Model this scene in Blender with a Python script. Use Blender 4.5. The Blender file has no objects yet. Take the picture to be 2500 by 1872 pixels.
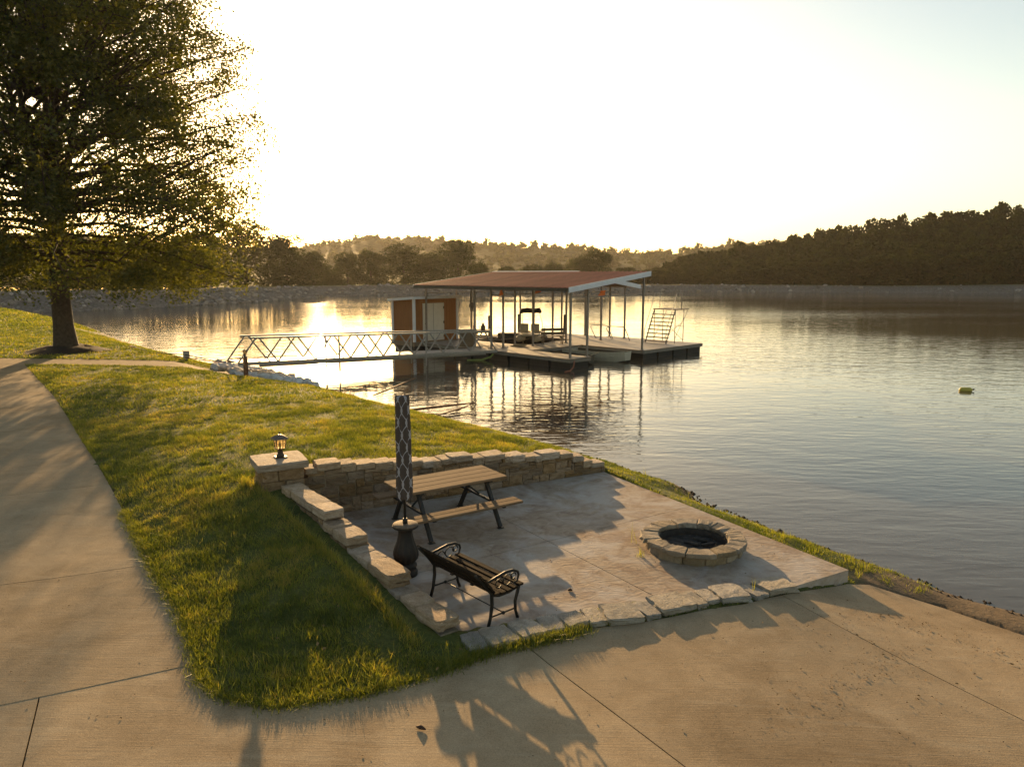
import bpy, bmesh, math, random
import numpy as np
from mathutils import Vector, Matrix, noise

R = math.radians
rng = np.random.default_rng(7)
random.seed(7)
scene = bpy.context.scene
COL = scene.collection

# ------------------------------------------------------------------ camera, sky, sun, exposure
EYE = 4.4                                  # camera height above the lake
cam_d = bpy.data.cameras.new('camera')
cam = bpy.data.objects.new('camera', cam_d)
COL.objects.link(cam)
cam.location = (0, 0, EYE)
cam.rotation_euler = (R(90 - 8.61), 0, 0)
cam_d.sensor_fit = 'HORIZONTAL'
cam_d.sensor_width = 36.0
cam_d.lens = 1770.0 / 2500.0 * 36.0
cam_d.clip_start = 0.1
cam_d.clip_end = 6000
scene.camera = cam

SUN_EL, SUN_AZ = R(10.6), R(-15.0)          # azimuth measured from +Y towards +X
world = bpy.data.worlds.new('World')
scene.world = world
world.use_nodes = True
wn = world.node_tree
wn.nodes.clear()
sky = wn.nodes.new('ShaderNodeTexSky')
sky.sky_type = 'NISHITA'
sky.sun_disc = False
sky.sun_elevation = SUN_EL
sky.sun_rotation = SUN_AZ
sky.altitude = 200
sky.air_density = 1.0
sky.dust_density = 1.2
sky.ozone_density = 0.2
bg = wn.nodes.new('ShaderNodeBackground')
bg.inputs['Strength'].default_value = 0.104
wo = wn.nodes.new('ShaderNodeOutputWorld')
warm = wn.nodes.new('ShaderNodeMixRGB')          # the air is slightly golden all over
warm.blend_type = 'MULTIPLY'
warm.inputs[0].default_value = 1.0
warm.inputs[2].default_value = (1.0, 0.935, 0.83, 1)
wn.links.new(sky.outputs[0], warm.inputs[1])
wn.links.new(warm.outputs[0], bg.inputs[0])
wn.links.new(bg.outputs[0], wo.inputs['Surface'])

sun_d = bpy.data.lights.new('sun', 'SUN')
sun_d.energy = 5.0
sun_d.angle = R(0.53)
sun_d.color = (1.0, 0.64, 0.29)
sun = bpy.data.objects.new('sun', sun_d)
COL.objects.link(sun)
sdir = Vector((math.sin(SUN_AZ) * math.cos(SUN_EL), math.cos(SUN_AZ) * math.cos(SUN_EL), math.sin(SUN_EL)))
sun.rotation_euler = (-sdir).to_track_quat('-Z', 'Y').to_euler()
sun.location = (-40, 160, 60)

scene.view_settings.view_transform = 'Standard'
scene.view_settings.look = 'None'
scene.view_settings.gamma = 1.0
scene.view_settings.exposure = 1.17
scene.view_settings.use_curve_mapping = False
scene.render.engine = 'CYCLES'
scene.cycles.use_denoising = True
scene.cycles.max_bounces = 8
scene.cycles.transparent_max_bounces = 12
scene.cycles.caustics_reflective = False
scene.cycles.caustics_refractive = False
scene.cycles.sample_clamp_indirect = 6.0
scene.cycles.volume_bounces = 1

# ------------------------------------------------------------------ materials
MATS = {}


class NT:
    """small node builder"""
    def __init__(s, name):
        s.m = bpy.data.materials.new(name)
        s.m.use_nodes = True
        s.t = s.m.node_tree
        s.t.nodes.clear()
        s.out = s.t.nodes.new('ShaderNodeOutputMaterial')
        MATS[name] = s.m

    def n(s, kind, **kw):
        nd = s.t.nodes.new('ShaderNode' + kind)
        for k, v in kw.items():
            if k.startswith('i_'):
                key = k[2:]
                key = int(key) if key.isdigit() else key.replace('_', ' ')
                if hasattr(v, 'is_output') or isinstance(v, bpy.types.NodeSocket):
                    s.t.links.new(v, nd.inputs[key])
                else:
                    nd.inputs[key].default_value = v
            else:
                setattr(nd, k, v)
        return nd

    def l(s, a, b):
        s.t.links.new(a, b)

    def coords(s, which='Object', scale=(1, 1, 1), rot=(0, 0, 0)):
        tc = s.n('TexCoord')
        mp = s.n('Mapping')
        s.l(tc.outputs[which], mp.inputs[0])
        mp.inputs['Scale'].default_value = scale
        mp.inputs['Rotation'].default_value = rot
        return mp.outputs[0]

    def noise(s, vec, scale, detail=4, rough=0.55, dist=0.0):
        nd = s.n('TexNoise')
        s.l(vec, nd.inputs['Vector'])
        nd.inputs['Scale'].default_value = scale
        nd.inputs['Detail'].default_value = detail
        nd.inputs['Roughness'].default_value = rough
        nd.inputs['Distortion'].default_value = dist
        return nd.outputs[0]

    def ramp(s, fac, stops):
        nd = s.n('ValToRGB')
        s.l(fac, nd.inputs[0])
        el = nd.color_ramp.elements
        while len(el) < len(stops):
            el.new(0.5)
        for e, (p, c) in zip(el, stops):
            e.position = p
            e.color = (c[0], c[1], c[2], 1) if isinstance(c, (tuple, list)) else (c, c, c, 1)
        return nd.outputs[0]

    def mix(s, fac, a, b, mode='MIX'):
        nd = s.n('MixRGB')
        nd.blend_type = mode
        for i, v in enumerate((fac, a, b)):
            if isinstance(v, bpy.types.NodeSocket):
                s.l(v, nd.inputs[i])
            elif i == 0:
                nd.inputs[0].default_value = v
            else:
                nd.inputs[i].default_value = (v[0], v[1], v[2], 1)
        return nd.outputs[0]

    def math(s, op, a, b=0.0, c=0.0):
        nd = s.n('Math')
        nd.operation = op
        for i, v in enumerate((a, b, c)):
            if isinstance(v, bpy.types.NodeSocket):
                s.l(v, nd.inputs[i])
            else:
                nd.inputs[i].default_value = v
        return nd.outputs[0]

    def bump(s, height, strength=0.4, distance=0.02, normal=None):
        nd = s.n('Bump')
        nd.inputs['Strength'].default_value = strength
        nd.inputs['Distance'].default_value = distance
        s.l(height, nd.inputs['Height'])
        if normal is not None:
            s.l(normal, nd.inputs['Normal'])
        return nd.outputs[0]

    def principled(s, color, rough=0.7, metal=0.0, spec=0.4, normal=None, **kw):
        p = s.n('BsdfPrincipled')
        for key, v in (('Base Color', color), ('Roughness', rough), ('Metallic', metal), ('Specular IOR Level', spec)):
            if isinstance(v, bpy.types.NodeSocket):
                s.l(v, p.inputs[key])
            elif key == 'Base Color':
                p.inputs[key].default_value = (v[0], v[1], v[2], 1)
            else:
                p.inputs[key].default_value = v
        if normal is not None:
            s.l(normal, p.inputs['Normal'])
        for k, v in kw.items():
            p.inputs[k.replace('_', ' ')].default_value = v
        s.l(p.outputs[0], s.out.inputs['Surface'])
        return p


def mat_plain(name, col, rough=0.6, metal=0.0, var=0.15, scale=6.0, bump=0.0, rnd=0.0, spec=0.4):
    t = NT(name)
    v = t.coords()
    n = t.noise(v, scale, 5, 0.6)
    lo = tuple(c * (1 - var) for c in col)
    hi = tuple(min(1, c * (1 + var)) for c in col)
    c = t.ramp(n, [(0.3, lo), (0.7, hi)])
    if rnd > 0:
        oi = t.n('ObjectInfo')
        f = t.math('MULTIPLY_ADD', oi.outputs['Random'], 2 * rnd, 1 - rnd)
        cmb = t.n('CombineColor')
        for i in range(3):
            t.l(f, cmb.inputs[i])
        c = t.mix(1.0, c, cmb.outputs[0], 'MULTIPLY')
    nb = t.bump(t.noise(v, scale * 5, 4, 0.6), bump, 0.01) if bump else None
    t.principled(c, rough, metal, spec, nb)
    return t.m


def mat_concrete(name, lo, hi, stain, pale, broom):
    t = NT(name)
    v = t.coords()
    n1 = t.noise(v, 0.55, 6, 0.6, 0.6)
    n2 = t.noise(v, 2.6, 6, 0.65, 0.3)
    n3 = t.noise(v, 75, 3, 0.8)
    c = t.ramp(n2, [(0.3, lo), (0.7, hi)])
    c = t.mix(t.ramp(n1, [(0.5, 0.0), (0.72, 0.75)]), c, stain)
    vb = t.coords(rot=(0, 0, R(28)), scale=(1.0, 7.0, 1.0))
    st = t.noise(vb, 1.1, 5, 0.6)
    c = t.mix(t.ramp(st, [(0.56, 0.0), (0.8, 0.55)]), c, pale)
    vor = t.n('TexVoronoi')
    t.l(v, vor.inputs['Vector'])
    vor.inputs['Scale'].default_value = 5.5
    spk = t.ramp(vor.outputs['Distance'], [(0.035, 0.75), (0.06, 0.0)])
    spn = t.ramp(t.noise(v, 0.9, 2), [(0.45, 0.0), (0.6, 1.0)])
    c = t.mix(t.math('MULTIPLY', spk, spn), c, (0.05, 0.035, 0.02))
    c = t.mix(0.34, c, t.ramp(n3, [(0.3, 0.1), (0.7, 0.9)]), 'OVERLAY')
    vbr = t.coords(rot=(0, 0, R(28)), scale=(1.2, 95.0, 1.0))
    br = t.noise(vbr, 1.0, 3, 0.6)
    h = t.math('ADD', t.math('MULTIPLY', n3, 0.5), t.math('MULTIPLY', br, broom))
    h = t.math('ADD', h, t.math('MULTIPLY', n2, 1.6))
    oi = t.n('ObjectInfo')
    hs = t.n('HueSaturation')
    t.l(t.math('MULTIPLY_ADD', oi.outputs['Random'], 0.16, 0.92), hs.inputs['Value'])
    t.l(c, hs.inputs['Color'])
    t.principled(hs.outputs[0], 0.92, 0, 0.08, t.bump(h, 0.5, 0.008))
    return t.m


mat_concrete('drive_concrete', (0.285, 0.213, 0.130), (0.370, 0.285, 0.182), (0.17, 0.117, 0.064), (0.40, 0.328, 0.225), 0.6)
mat_concrete('walk_concrete', (0.272, 0.203, 0.124), (0.352, 0.270, 0.172), (0.165, 0.118, 0.066), (0.38, 0.31, 0.21), 0.9)


def mat_patio():
    t = NT('patio_concrete')
    v = t.coords()
    n1 = t.noise(v, 0.8, 6, 0.62, 1.2)
    n2 = t.noise(v, 3.2, 7, 0.65, 1.5)
    n4 = t.noise(v, 9.0, 6, 0.7, 0.8)
    c = t.ramp(n2, [(0.28, (0.19, 0.13, 0.095)), (0.5, (0.295, 0.232, 0.172)), (0.72, (0.37, 0.305, 0.238))])
    c = t.mix(t.ramp(n1, [(0.45, 0.0), (0.62, 0.8)]), c, (0.41, 0.375, 0.34))
    c = t.mix(t.ramp(t.noise(v, 0.95, 5, 0.6, 0.7), [(0.56, 0.0), (0.7, 0.75)]), c, (0.17, 0.105, 0.07))
    c = t.mix(t.ramp(n4, [(0.58, 0.0), (0.70, 0.55)]), c, (0.47, 0.44, 0.40))
    vs = t.coords(rot=(0, 0, R(-20)), scale=(1.0, 1.7, 1.0))
    rip = t.noise(vs, 3.0, 6, 0.6, 2.8)
    h = t.math('ADD', t.math('MULTIPLY', rip, 1.5), t.math('MULTIPLY', n4, 0.5))
    t.principled(c, 0.85, 0, 0.12, t.bump(h, 0.4, 0.02))
    return t.m


mat_patio()


def mat_ground():
    t = NT('ground_soil')
    v = t.coords()
    at = t.n('Attribute')
    at.attribute_name = 'mud'
    n = t.noise(v, 1.3, 6, 0.65, 0.4)
    n2 = t.noise(v, 14, 5, 0.7)
    grass = t.ramp(n, [(0.3, (0.045, 0.055, 0.012)), (0.55, (0.085, 0.095, 0.022)), (0.75, (0.13, 0.115, 0.035))])
    grass = t.mix(0.5, grass, t.ramp(n2, [(0.3, 0.2), (0.7, 0.8)]), 'OVERLAY')
    mud = t.ramp(n, [(0.3, (0.085, 0.06, 0.036)), (0.7, (0.16, 0.115, 0.07))])
    mud = t.mix(0.4, mud, t.ramp(n2, [(0.3, 0.2), (0.7, 0.8)]), 'OVERLAY')
    c = t.mix(at.outputs['Fac'], grass, mud)
    h = t.math('ADD', n2, t.math('MULTIPLY', n, 0.6))
    t.principled(c, 0.9, 0, 0.2, t.bump(h, 0.8, 0.03))
    return t.m


mat_ground()


def mat_water():
    t = NT('lake_water')
    v1 = t.coords(rot=(0, 0, R(24)), scale=(0.55, 1.7, 1.0))
    v2 = t.coords(rot=(0, 0, R(-10)), scale=(0.6, 1.3, 1.0))
    v3 = t.coords()
    patch = t.ramp(t.noise(t.coords(scale=(0.35, 1.0, 1.0)), 0.035, 3, 0.5, 0.3), [(0.38, 0.25), (0.62, 1.15)])
    a = t.noise(v1, 2.3, 2, 0.5, 0.4)
    b = t.noise(v2, 0.75, 2, 0.5, 0.3)
    cc = t.noise(v3, 7.5, 2, 0.5)
    h = t.math('ADD', t.math('MULTIPLY', a, 0.55), t.math('MULTIPLY', b, 0.85))
    h = t.math('ADD', h, t.math('MULTIPLY', cc, 0.10))
    h = t.math('MULTIPLY', h, patch)
    nb = t.bump(h, 1.0, 0.025)
    n = t.noise(v3, 0.05, 3)
    c = t.ramp(n, [(0.3, (0.062, 0.052, 0.036)), (0.7, (0.085, 0.072, 0.050))])
    p = t.principled(c, 0.05, 0, 0.5, nb)
    p.inputs['IOR'].default_value = 1.333
    return t.m


mat_water()


def mat_leaf(name, dark, light, trans, amount=0.45, gloss=0.06, dry=None):
    t = NT(name)
    at = t.n('Attribute')
    at.attribute_name = 'tint'
    if dry:
        c = t.ramp(at.outputs['Fac'], [(0.0, dark), (0.6, light), (0.95, dry)])
    else:
        c = t.mix(at.outputs['Fac'], dark, light)
    d = t.n('BsdfDiffuse')
    t.l(c, d.inputs[0])
    tr = t.n('BsdfTranslucent')
    c2 = t.mix(1.0, c, trans, 'MULTIPLY')
    t.l(c2, tr.inputs[0])
    m = t.n('MixShader')
    m.inputs[0].default_value = amount
    t.l(d.outputs[0], m.inputs[1])
    t.l(tr.outputs[0], m.inputs[2])
    g = t.n('BsdfGlossy')
    g.inputs['Roughness'].default_value = 0.42
    g.inputs[0].default_value = (0.9, 0.9, 0.85, 1)
    m2 = t.n('MixShader')
    m2.inputs[0].default_value = gloss
    t.l(m.outputs[0], m2.inputs[1])
    t.l(g.outputs[0], m2.inputs[2])
    t.l(m2.outputs[0], t.out.inputs['Surface'])
    return t.m


mat_leaf('oak_leaf', (0.028, 0.036, 0.009), (0.085, 0.085, 0.018), (2.7, 2.5, 0.55), 0.48, 0.03)
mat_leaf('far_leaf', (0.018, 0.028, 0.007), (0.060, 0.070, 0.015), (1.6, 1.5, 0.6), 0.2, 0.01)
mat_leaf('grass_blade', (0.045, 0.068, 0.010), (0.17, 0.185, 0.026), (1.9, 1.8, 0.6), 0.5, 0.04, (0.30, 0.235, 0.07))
mat_leaf('shaded_wood_leaf', (0.012, 0.019, 0.005), (0.040, 0.048, 0.010), (1.5, 1.4, 0.6), 0.12, 0.0)  # darker copy of far_leaf, shaded side of backlit crowns put into the colour
mat_leaf('weed_leaf', (0.05, 0.055, 0.012), (0.16, 0.14, 0.03), (1.6, 1.5, 0.6), 0.4, 0.03)


def mat_stone(name, cols, rnd=0.28, bump=0.6, scale=1.0):
    t = NT(name)
    v = t.coords()
    oi = t.n('ObjectInfo')
    sh = t.n('VectorMath')
    sh.operation = 'ADD'
    t.l(v, sh.inputs[0])
    rv = t.n('CombineXYZ')
    t.l(t.math('MULTIPLY', oi.outputs['Random'], 37.0), rv.inputs[0])
    t.l(t.math('MULTIPLY', oi.outputs['Random'], 91.0), rv.inputs[1])
    t.l(rv.outputs[0], sh.inputs[1])
    v = sh.outputs[0]
    n = t.noise(v, 2.2 * scale, 6, 0.65, 0.3)
    n2 = t.noise(v, 12 * scale, 6, 0.7)
    c = t.ramp(n, [(0.28, cols[0]), (0.5, cols[1]), (0.74, cols[2])])
    c = t.mix(0.35, c, t.ramp(n2, [(0.3, 0.15), (0.7, 0.85)]), 'OVERLAY')
    hs = t.n('HueSaturation')
    t.l(t.math('MULTIPLY_ADD', oi.outputs['Random'], 2 * rnd, 1 - rnd), hs.inputs['Value'])
    t.l(t.math('MULTIPLY_ADD', t.math('FRACT', t.math('MULTIPLY', oi.outputs['Random'], 7.3)), 0.5, 0.75), hs.inputs['Saturation'])
    t.l(c, hs.inputs['Color'])
    h = t.math('ADD', n2, t.math('MULTIPLY', n, 0.8))
    t.principled(hs.outputs[0], 0.85, 0, 0.25, t.bump(h, bump, 0.03))
    return t.m


mat_stone('wall_stone', ((0.13, 0.082, 0.043), (0.215, 0.145, 0.085), (0.30, 0.22, 0.14)))
mat_stone('cap_stone', ((0.29, 0.21, 0.145), (0.40, 0.31, 0.225), (0.50, 0.41, 0.32)), 0.15, 1.0, 1.4)
mat_stone('edging_stone', ((0.21, 0.18, 0.14), (0.30, 0.265, 0.215), (0.38, 0.34, 0.285)), 0.15, 0.8, 1.4)
mat_stone('pit_stone', ((0.15, 0.115, 0.075), (0.225, 0.18, 0.128), (0.30, 0.25, 0.19)), 0.18, 0.7, 1.2)
mat_stone('riprap_stone', ((0.15, 0.125, 0.10), (0.235, 0.20, 0.165), (0.36, 0.32, 0.27)), 0.35, 0.6, 0.8)
mat_stone('white_rock', ((0.46, 0.43, 0.39), (0.58, 0.55, 0.51), (0.70, 0.67, 0.63)), 0.2, 0.6, 1.0)


def mat_wood(name, lo, hi, scale=(1, 14, 14), rough=0.65, rnd=0.12, spec=0.3):
    t = NT(name)
    v = t.coords(scale=scale)
    oi = t.n('ObjectInfo')
    sh = t.n('VectorMath')
    sh.operation = 'ADD'
    t.l(v, sh.inputs[0])
    rv = t.n('CombineXYZ')
    t.l(t.math('MULTIPLY', oi.outputs['Random'], 53.0), rv.inputs[0])
    t.l(t.math('MULTIPLY', oi.outputs['Random'], 17.0), rv.inputs[1])
    t.l(rv.outputs[0], sh.inputs[1])
    n = t.noise(sh.outputs[0], 2.0, 6, 0.6, 0.8)
    c = t.ramp(n, [(0.3, lo), (0.7, hi)])
    hs = t.n('HueSaturation')
    t.l(t.math('MULTIPLY_ADD', oi.outputs['Random'], 2 * rnd, 1 - rnd), hs.inputs['Value'])
    t.l(c, hs.inputs['Color'])
    t.principled(hs.outputs[0], rough, 0, spec, t.bump(n, 0.35, 0.006))
    return t.m


mat_wood('table_plank', (0.115, 0.075, 0.043), (0.225, 0.155, 0.097), rough=0.9, spec=0.08)
mat_wood('bench_wood', (0.012, 0.009, 0.007), (0.034, 0.024, 0.017), rough=0.9, spec=0.05)
mat_wood('deck_board', (0.24, 0.215, 0.19), (0.36, 0.33, 0.295), scale=(6, 1.2, 6), rough=0.6)
mat_wood('dock_wood', (0.11, 0.08, 0.055), (0.2, 0.15, 0.10))
mat_wood('post_wood', (0.10, 0.04, 0.02), (0.18, 0.075, 0.035), scale=(10, 10, 1))
mat_wood('shed_siding', (0.20, 0.075, 0.022), (0.29, 0.115, 0.034), scale=(9, 9, 0.7), rnd=0.05)
mat_wood('fascia_board', (0.14, 0.125, 0.105), (0.22, 0.2, 0.17), scale=(3, 3, 8))
mat_plain('black_iron', (0.014, 0.012, 0.010), 0.5, 0.0, 0.3, 20, spec=0.3)
mat_plain('black_steel', (0.028, 0.025, 0.022), 0.5, 0.2, 0.25, 15)
mat_plain('dark_iron', (0.017, 0.014, 0.012), 0.6, 0.0, 0.3, 12, 0.2, spec=0.3)
mat_plain('stand_top', (0.15, 0.115, 0.085), 0.8, 0.0, 0.3, 22, 0.2, spec=0.1)
mat_plain('bronze', (0.05, 0.035, 0.024), 0.5, 0.4, 0.25, 14)
mat_plain('lantern_roof', (0.13, 0.105, 0.09), 0.45, 0.4, 0.2, 14)
mat_plain('galvanised', (0.25, 0.23, 0.205), 0.55, 0.2, 0.18, 9)
mat_plain('post_steel', (0.24, 0.205, 0.175), 0.55, 0.2, 0.15, 9)
mat_plain('white_trim', (0.62, 0.64, 0.68), 0.5, 0, 0.06, 4)
mat_plain('cream_door', (0.58, 0.54, 0.46), 0.55, 0, 0.05, 4)
mat_plain('roof_red', (0.25, 0.09, 0.058), 0.65, 0.0, 0.14, 2.0, rnd=0.15, spec=0.15)
mat_plain('float_black', (0.016, 0.015, 0.014), 0.6, 0, 0.3, 6, rnd=0.3)
mat_plain('boat_white', (0.36, 0.33, 0.26), 0.4, 0, 0.1, 5)
mat_plain('boat_dark', (0.05, 0.045, 0.035), 0.5, 0, 0.2, 5)
mat_plain('canvas_black', (0.018, 0.015, 0.013), 0.8, 0, 0.3, 10)
mat_plain('seat_tan', (0.40, 0.34, 0.24), 0.6, 0, 0.1, 6)
mat_plain('buoy_yellow', (0.42, 0.35, 0.06), 0.5, 0, 0.12, 8)
mat_plain('flag_orange', (0.75, 0.17, 0.03), 0.7, 0, 0.15, 10)
mat_plain('noodle_green', (0.22, 0.30, 0.09), 0.7, 0, 0.1, 8)
mat_plain('rope', (0.30, 0.24, 0.16), 0.9, 0, 0.3, 30)
mat_plain('hose_red', (0.22, 0.07, 0.035), 0.6, 0, 0.2, 10)
mat_plain('can_red', (0.42, 0.12, 0.08), 0.5, 0, 0.2, 10)
mat_plain('box_grey', (0.26, 0.24, 0.2), 0.6, 0, 0.15, 10)
mat_plain('bark', (0.060, 0.042, 0.028), 0.9, 0, 0.4, 9, 0.8)
mat_plain('mulch', (0.035, 0.022, 0.013), 0.95, 0, 0.5, 18, 0.9)
mat_plain('ash', (0.045, 0.04, 0.035), 0.95, 0, 0.7, 12, 0.8)
mat_plain('soot_shade', (0.03, 0.024, 0.019), 0.9, 0, 0.5, 8, 0.4)  # soot, darkened to carry the shade inside the fire pit
mat_plain('litter', (0.20, 0.125, 0.055), 0.9, 0, 0.4, 12)
mat_plain('dead_leaf', (0.045, 0.022, 0.012), 0.8, 0, 0.4, 30)
mat_plain('bulb_glass', (0.6, 0.55, 0.42), 0.25, 0, 0.05, 5)


def mat_glass():
    t = NT('lantern_glass')
    g = t.n('BsdfGlass')
    g.inputs['Roughness'].default_value = 0.12
    g.inputs['IOR'].default_value = 1.05
    g.inputs[0].default_value = (0.9, 0.85, 0.7, 1)
    tr = t.n('BsdfTransparent')
    tr.inputs[0].default_value = (0.95, 0.9, 0.8, 1)
    d = t.n('BsdfTranslucent')
    d.inputs[0].default_value = (0.8, 0.72, 0.5, 1)
    m = t.n('MixShader')
    m.inputs[0].default_value = 0.35
    t.l(tr.outputs[0], m.inputs[1])
    t.l(d.outputs[0], m.inputs[2])
    t.l(m.outputs[0], t.out.inputs['Surface'])


mat_glass()


def mat_umbrella():
    t = NT('umbrella_fabric')
    tc = t.n('TexCoord')
    sp = t.n('SeparateXYZ')
    t.l(tc.outputs['Object'], sp.inputs[0])
    ang = t.math('DIVIDE', t.math('ARCTAN2', sp.outputs[1], sp.outputs[0]), 2 * math.pi)
    base = t.math('MULTIPLY', ang, 5.0)
    wob = t.noise(t.coords(), 7, 2)
    z = t.math('ADD', sp.outputs[2], t.math('MULTIPLY', wob, 0.02))
    sn = t.math('SINE', t.math('MULTIPLY', z, 2 * math.pi / 0.33))
    sw = t.math('MULTIPLY', sn, 0.31)
    lines = None
    for off, sgn in ((0.0, 1), (0.5, -1)):
        f = t.math('FRACT', t.math('ADD', t.math('ADD', base, off), t.math('MULTIPLY', sw, sgn)))
        d = t.math('ABSOLUTE', t.math('SUBTRACT', f, 0.5))
        ln = t.math('LESS_THAN', d, 0.05)
        lines = ln if lines is None else t.math('MAXIMUM', lines, ln)
    c = t.mix(lines, (0.075, 0.058, 0.050), (0.34, 0.32, 0.34))
    t.principled(c, 0.85, 0, 0.2, t.bump(t.noise(t.coords(), 25, 3), 0.3, 0.01))


mat_umbrella()


def mat_hill():
    t = NT('hill_forest')
    v = t.coords()
    n = t.noise(v, 0.06, 6, 0.65)
    n2 = t.noise(v, 0.22, 4, 0.7)
    c = t.ramp(n, [(0.3, (0.028, 0.036, 0.012)), (0.7, (0.070, 0.074, 0.026))])
    c = t.mix(0.6, c, t.ramp(n2, [(0.3, 0.15), (0.7, 0.85)]), 'OVERLAY')
    t.principled(c, 0.95, 0, 0.05, t.bump(n2, 1.0, 3.0))


mat_hill()


def mat_dam():
    t = NT('dam_earth')
    v = t.coords()
    at = t.n('Attribute')
    at.attribute_name = 'mud'
    n = t.noise(v, 0.5, 6, 0.65)
    n2 = t.noise(v, 3.0, 5, 0.7)
    grass = t.ramp(n, [(0.3, (0.075, 0.070, 0.022)), (0.7, (0.15, 0.125, 0.045))])
    rock = t.ramp(n2, [(0.3, (0.085, 0.07, 0.055)), (0.7, (0.21, 0.185, 0.16))])
    c = t.mix(at.outputs['Fac'], grass, rock)
    t.principled(c, 0.95, 0, 0.15, t.bump(n2, 1.0, 0.12))


mat_dam()

# ------------------------------------------------------------------ mesh helpers


class MB:
    """collects geometry in world coordinates and links it as ONE mesh object"""
    def __init__(s):
        s.v, s.f, s.sm = [], [], []

    def add(s, vs, fs, smooth=False):
        o = len(s.v)
        s.v += [tuple(p) for p in vs]
        s.f += [tuple(i + o for i in f) for f in fs]
        s.sm += [smooth] * len(fs)
        return s

    def hexa(s, p):          # 8 points: bottom 4 ccw, top 4 ccw
        return s.add(p, [(3, 2, 1, 0), (4, 5, 6, 7), (0, 1, 5, 4), (1, 2, 6, 5), (2, 3, 7, 6), (3, 0, 4, 7)])

    def box(s, c, size, rz=0.0, M=None, bevel=0.0):
        x, y, z = (d / 2 for d in size)
        if bevel > 0:
            bm = bmesh.new()
            bmesh.ops.create_cube(bm, size=1.0)
            bmesh.ops.scale(bm, vec=size, verts=bm.verts)
            bmesh.ops.bevel(bm, geom=bm.edges[:], offset=bevel, segments=1, affect='EDGES')
            bm.verts.index_update()
            pts = [v.co.copy() for v in bm.verts]
            fs = [tuple(v.index for v in f.verts) for f in bm.faces]
            bm.free()
        else:
            pts = [Vector(q) for q in ((-x, -y, -z), (x, -y, -z), (x, y, -z), (-x, y, -z), (-x, -y, z), (x, -y, z), (x, y, z), (-x, y, z))]
            fs = [(3, 2, 1, 0), (4, 5, 6, 7), (0, 1, 5, 4), (1, 2, 6, 5), (2, 3, 7, 6), (3, 0, 4, 7)]
        T = Matrix.Translation(Vector(c)) @ (M.to_4x4() if M is not None else Matrix.Rotation(rz, 4, 'Z'))
        return s.add([T @ q for q in pts], fs)

    def bar(s, p, q, w, h, up=(0, 0, 1)):      # rectangular bar from p to q
        p, q = Vector(p), Vector(q)
        d = (q - p).normalized()
        u = Vector(up)
        side = d.cross(u)
        if side.length < 1e-4:
            side = d.cross(Vector((1, 0, 0)))
        side.normalize()
        u = side.cross(d).normalized()
        a, b = side * w / 2, u * h / 2
        return s.hexa([p - a - b, p + a - b, q + a - b, q - a - b, p - a + b, p + a + b, q + a + b, q - a + b])

    def tube(s, pts, r, n=8, cap=True):
        pts = [Vector(p) for p in pts]
        rs = r if isinstance(r, (list, tuple)) else [r] * len(pts)
        vs, fs = [], []
        up = Vector((0, 0, 1))
        prev = None
        for i, p in enumerate(pts):
            d = (pts[min(i + 1, len(pts) - 1)] - pts[max(i - 1, 0)]).normalized()
            if prev is None:
                ref = up if abs(d.z) < 0.9 else Vector((1, 0, 0))
                a = d.cross(ref).normalized()
            else:
                a = (prev - d * prev.dot(d)).normalized()
            prev = a
            b = d.cross(a)
            for k in range(n):
                t = 2 * math.pi * k / n
                vs.append(p + (a * math.cos(t) + b * math.sin(t)) * rs[i])
        for i in range(len(pts) - 1):
            for k in range(n):
                k2 = (k + 1) % n
                fs.append((i * n + k, i * n + k2, (i + 1) * n + k2, (i + 1) * n + k))
        s.add(vs, fs, True)
        if cap:
            o = len(s.v) - len(vs)
            s.f.append(tuple(o + k for k in reversed(range(n))))
            s.f.append(tuple(o + (len(pts) - 1) * n + k for k in range(n)))
            s.sm += [False, False]
        return s

    def lathe(s, c, prof, n=24, flute=0.0, nf=0, f0=0.0, f1=0.0):
        vs, fs = [], []
        for (r, z) in prof:
            for k in range(n):
                t = 2 * math.pi * k / n
                rr = r
                if flute and f0 <= z <= f1:
                    rr = r * (1 + flute * math.cos(nf * t))
                vs.append((c[0] + rr * math.cos(t), c[1] + rr * math.sin(t), c[2] + z))
        m = len(prof)
        for i in range(m - 1):
            for k in range(n):
                k2 = (k + 1) % n
                fs.append((i * n + k, i * n + k2, (i + 1) * n + k2, (i + 1) * n + k))
        s.add(vs, fs, True)
        o = len(s.v) - len(vs)
        s.f.append(tuple(o + k for k in reversed(range(n))))
        s.f.append(tuple(o + (m - 1) * n + k for k in range(n)))
        s.sm += [False, False]
        return s

    def mesh(s, name, mat, origin=(0, 0, 0)):
        me = bpy.data.meshes.new(name)
        ox, oy, oz = origin
        me.from_pydata([(a - ox, b - oy, c - oz) for a, b, c in s.v], [], s.f)
        me.polygons.foreach_set('use_smooth', s.sm)
        me.materials.append(MATS[mat])
        me.update()
        return me

    def build(s, name, mat, parent=None):
        o = origin_of(parent) if parent is not None else (0, 0, 0)
        return link(name, s.mesh(name, mat, o), parent)


def origin_of(o):
    p = Vector((0, 0, 0))
    while o is not None:
        p += o.location
        o = o.parent
    return p


def link(name, me, parent=None):
    ob = bpy.data.objects.new(name, me)
    COL.objects.link(ob)
    ob.parent = parent
    return ob


def tag(o, label=None, cat=None, group=None, kind=None):
    if label: o['label'] = label
    if cat: o['category'] = cat
    if group: o['group'] = group
    if kind: o['kind'] = kind
    return o


def thing(name, label, cat, loc=(0, 0, 0), group=None):
    o = bpy.data.objects.new(name, None)
    o.empty_display_size = 0.2
    COL.objects.link(o)
    o.location = loc
    return tag(o, label, cat, group)


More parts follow.
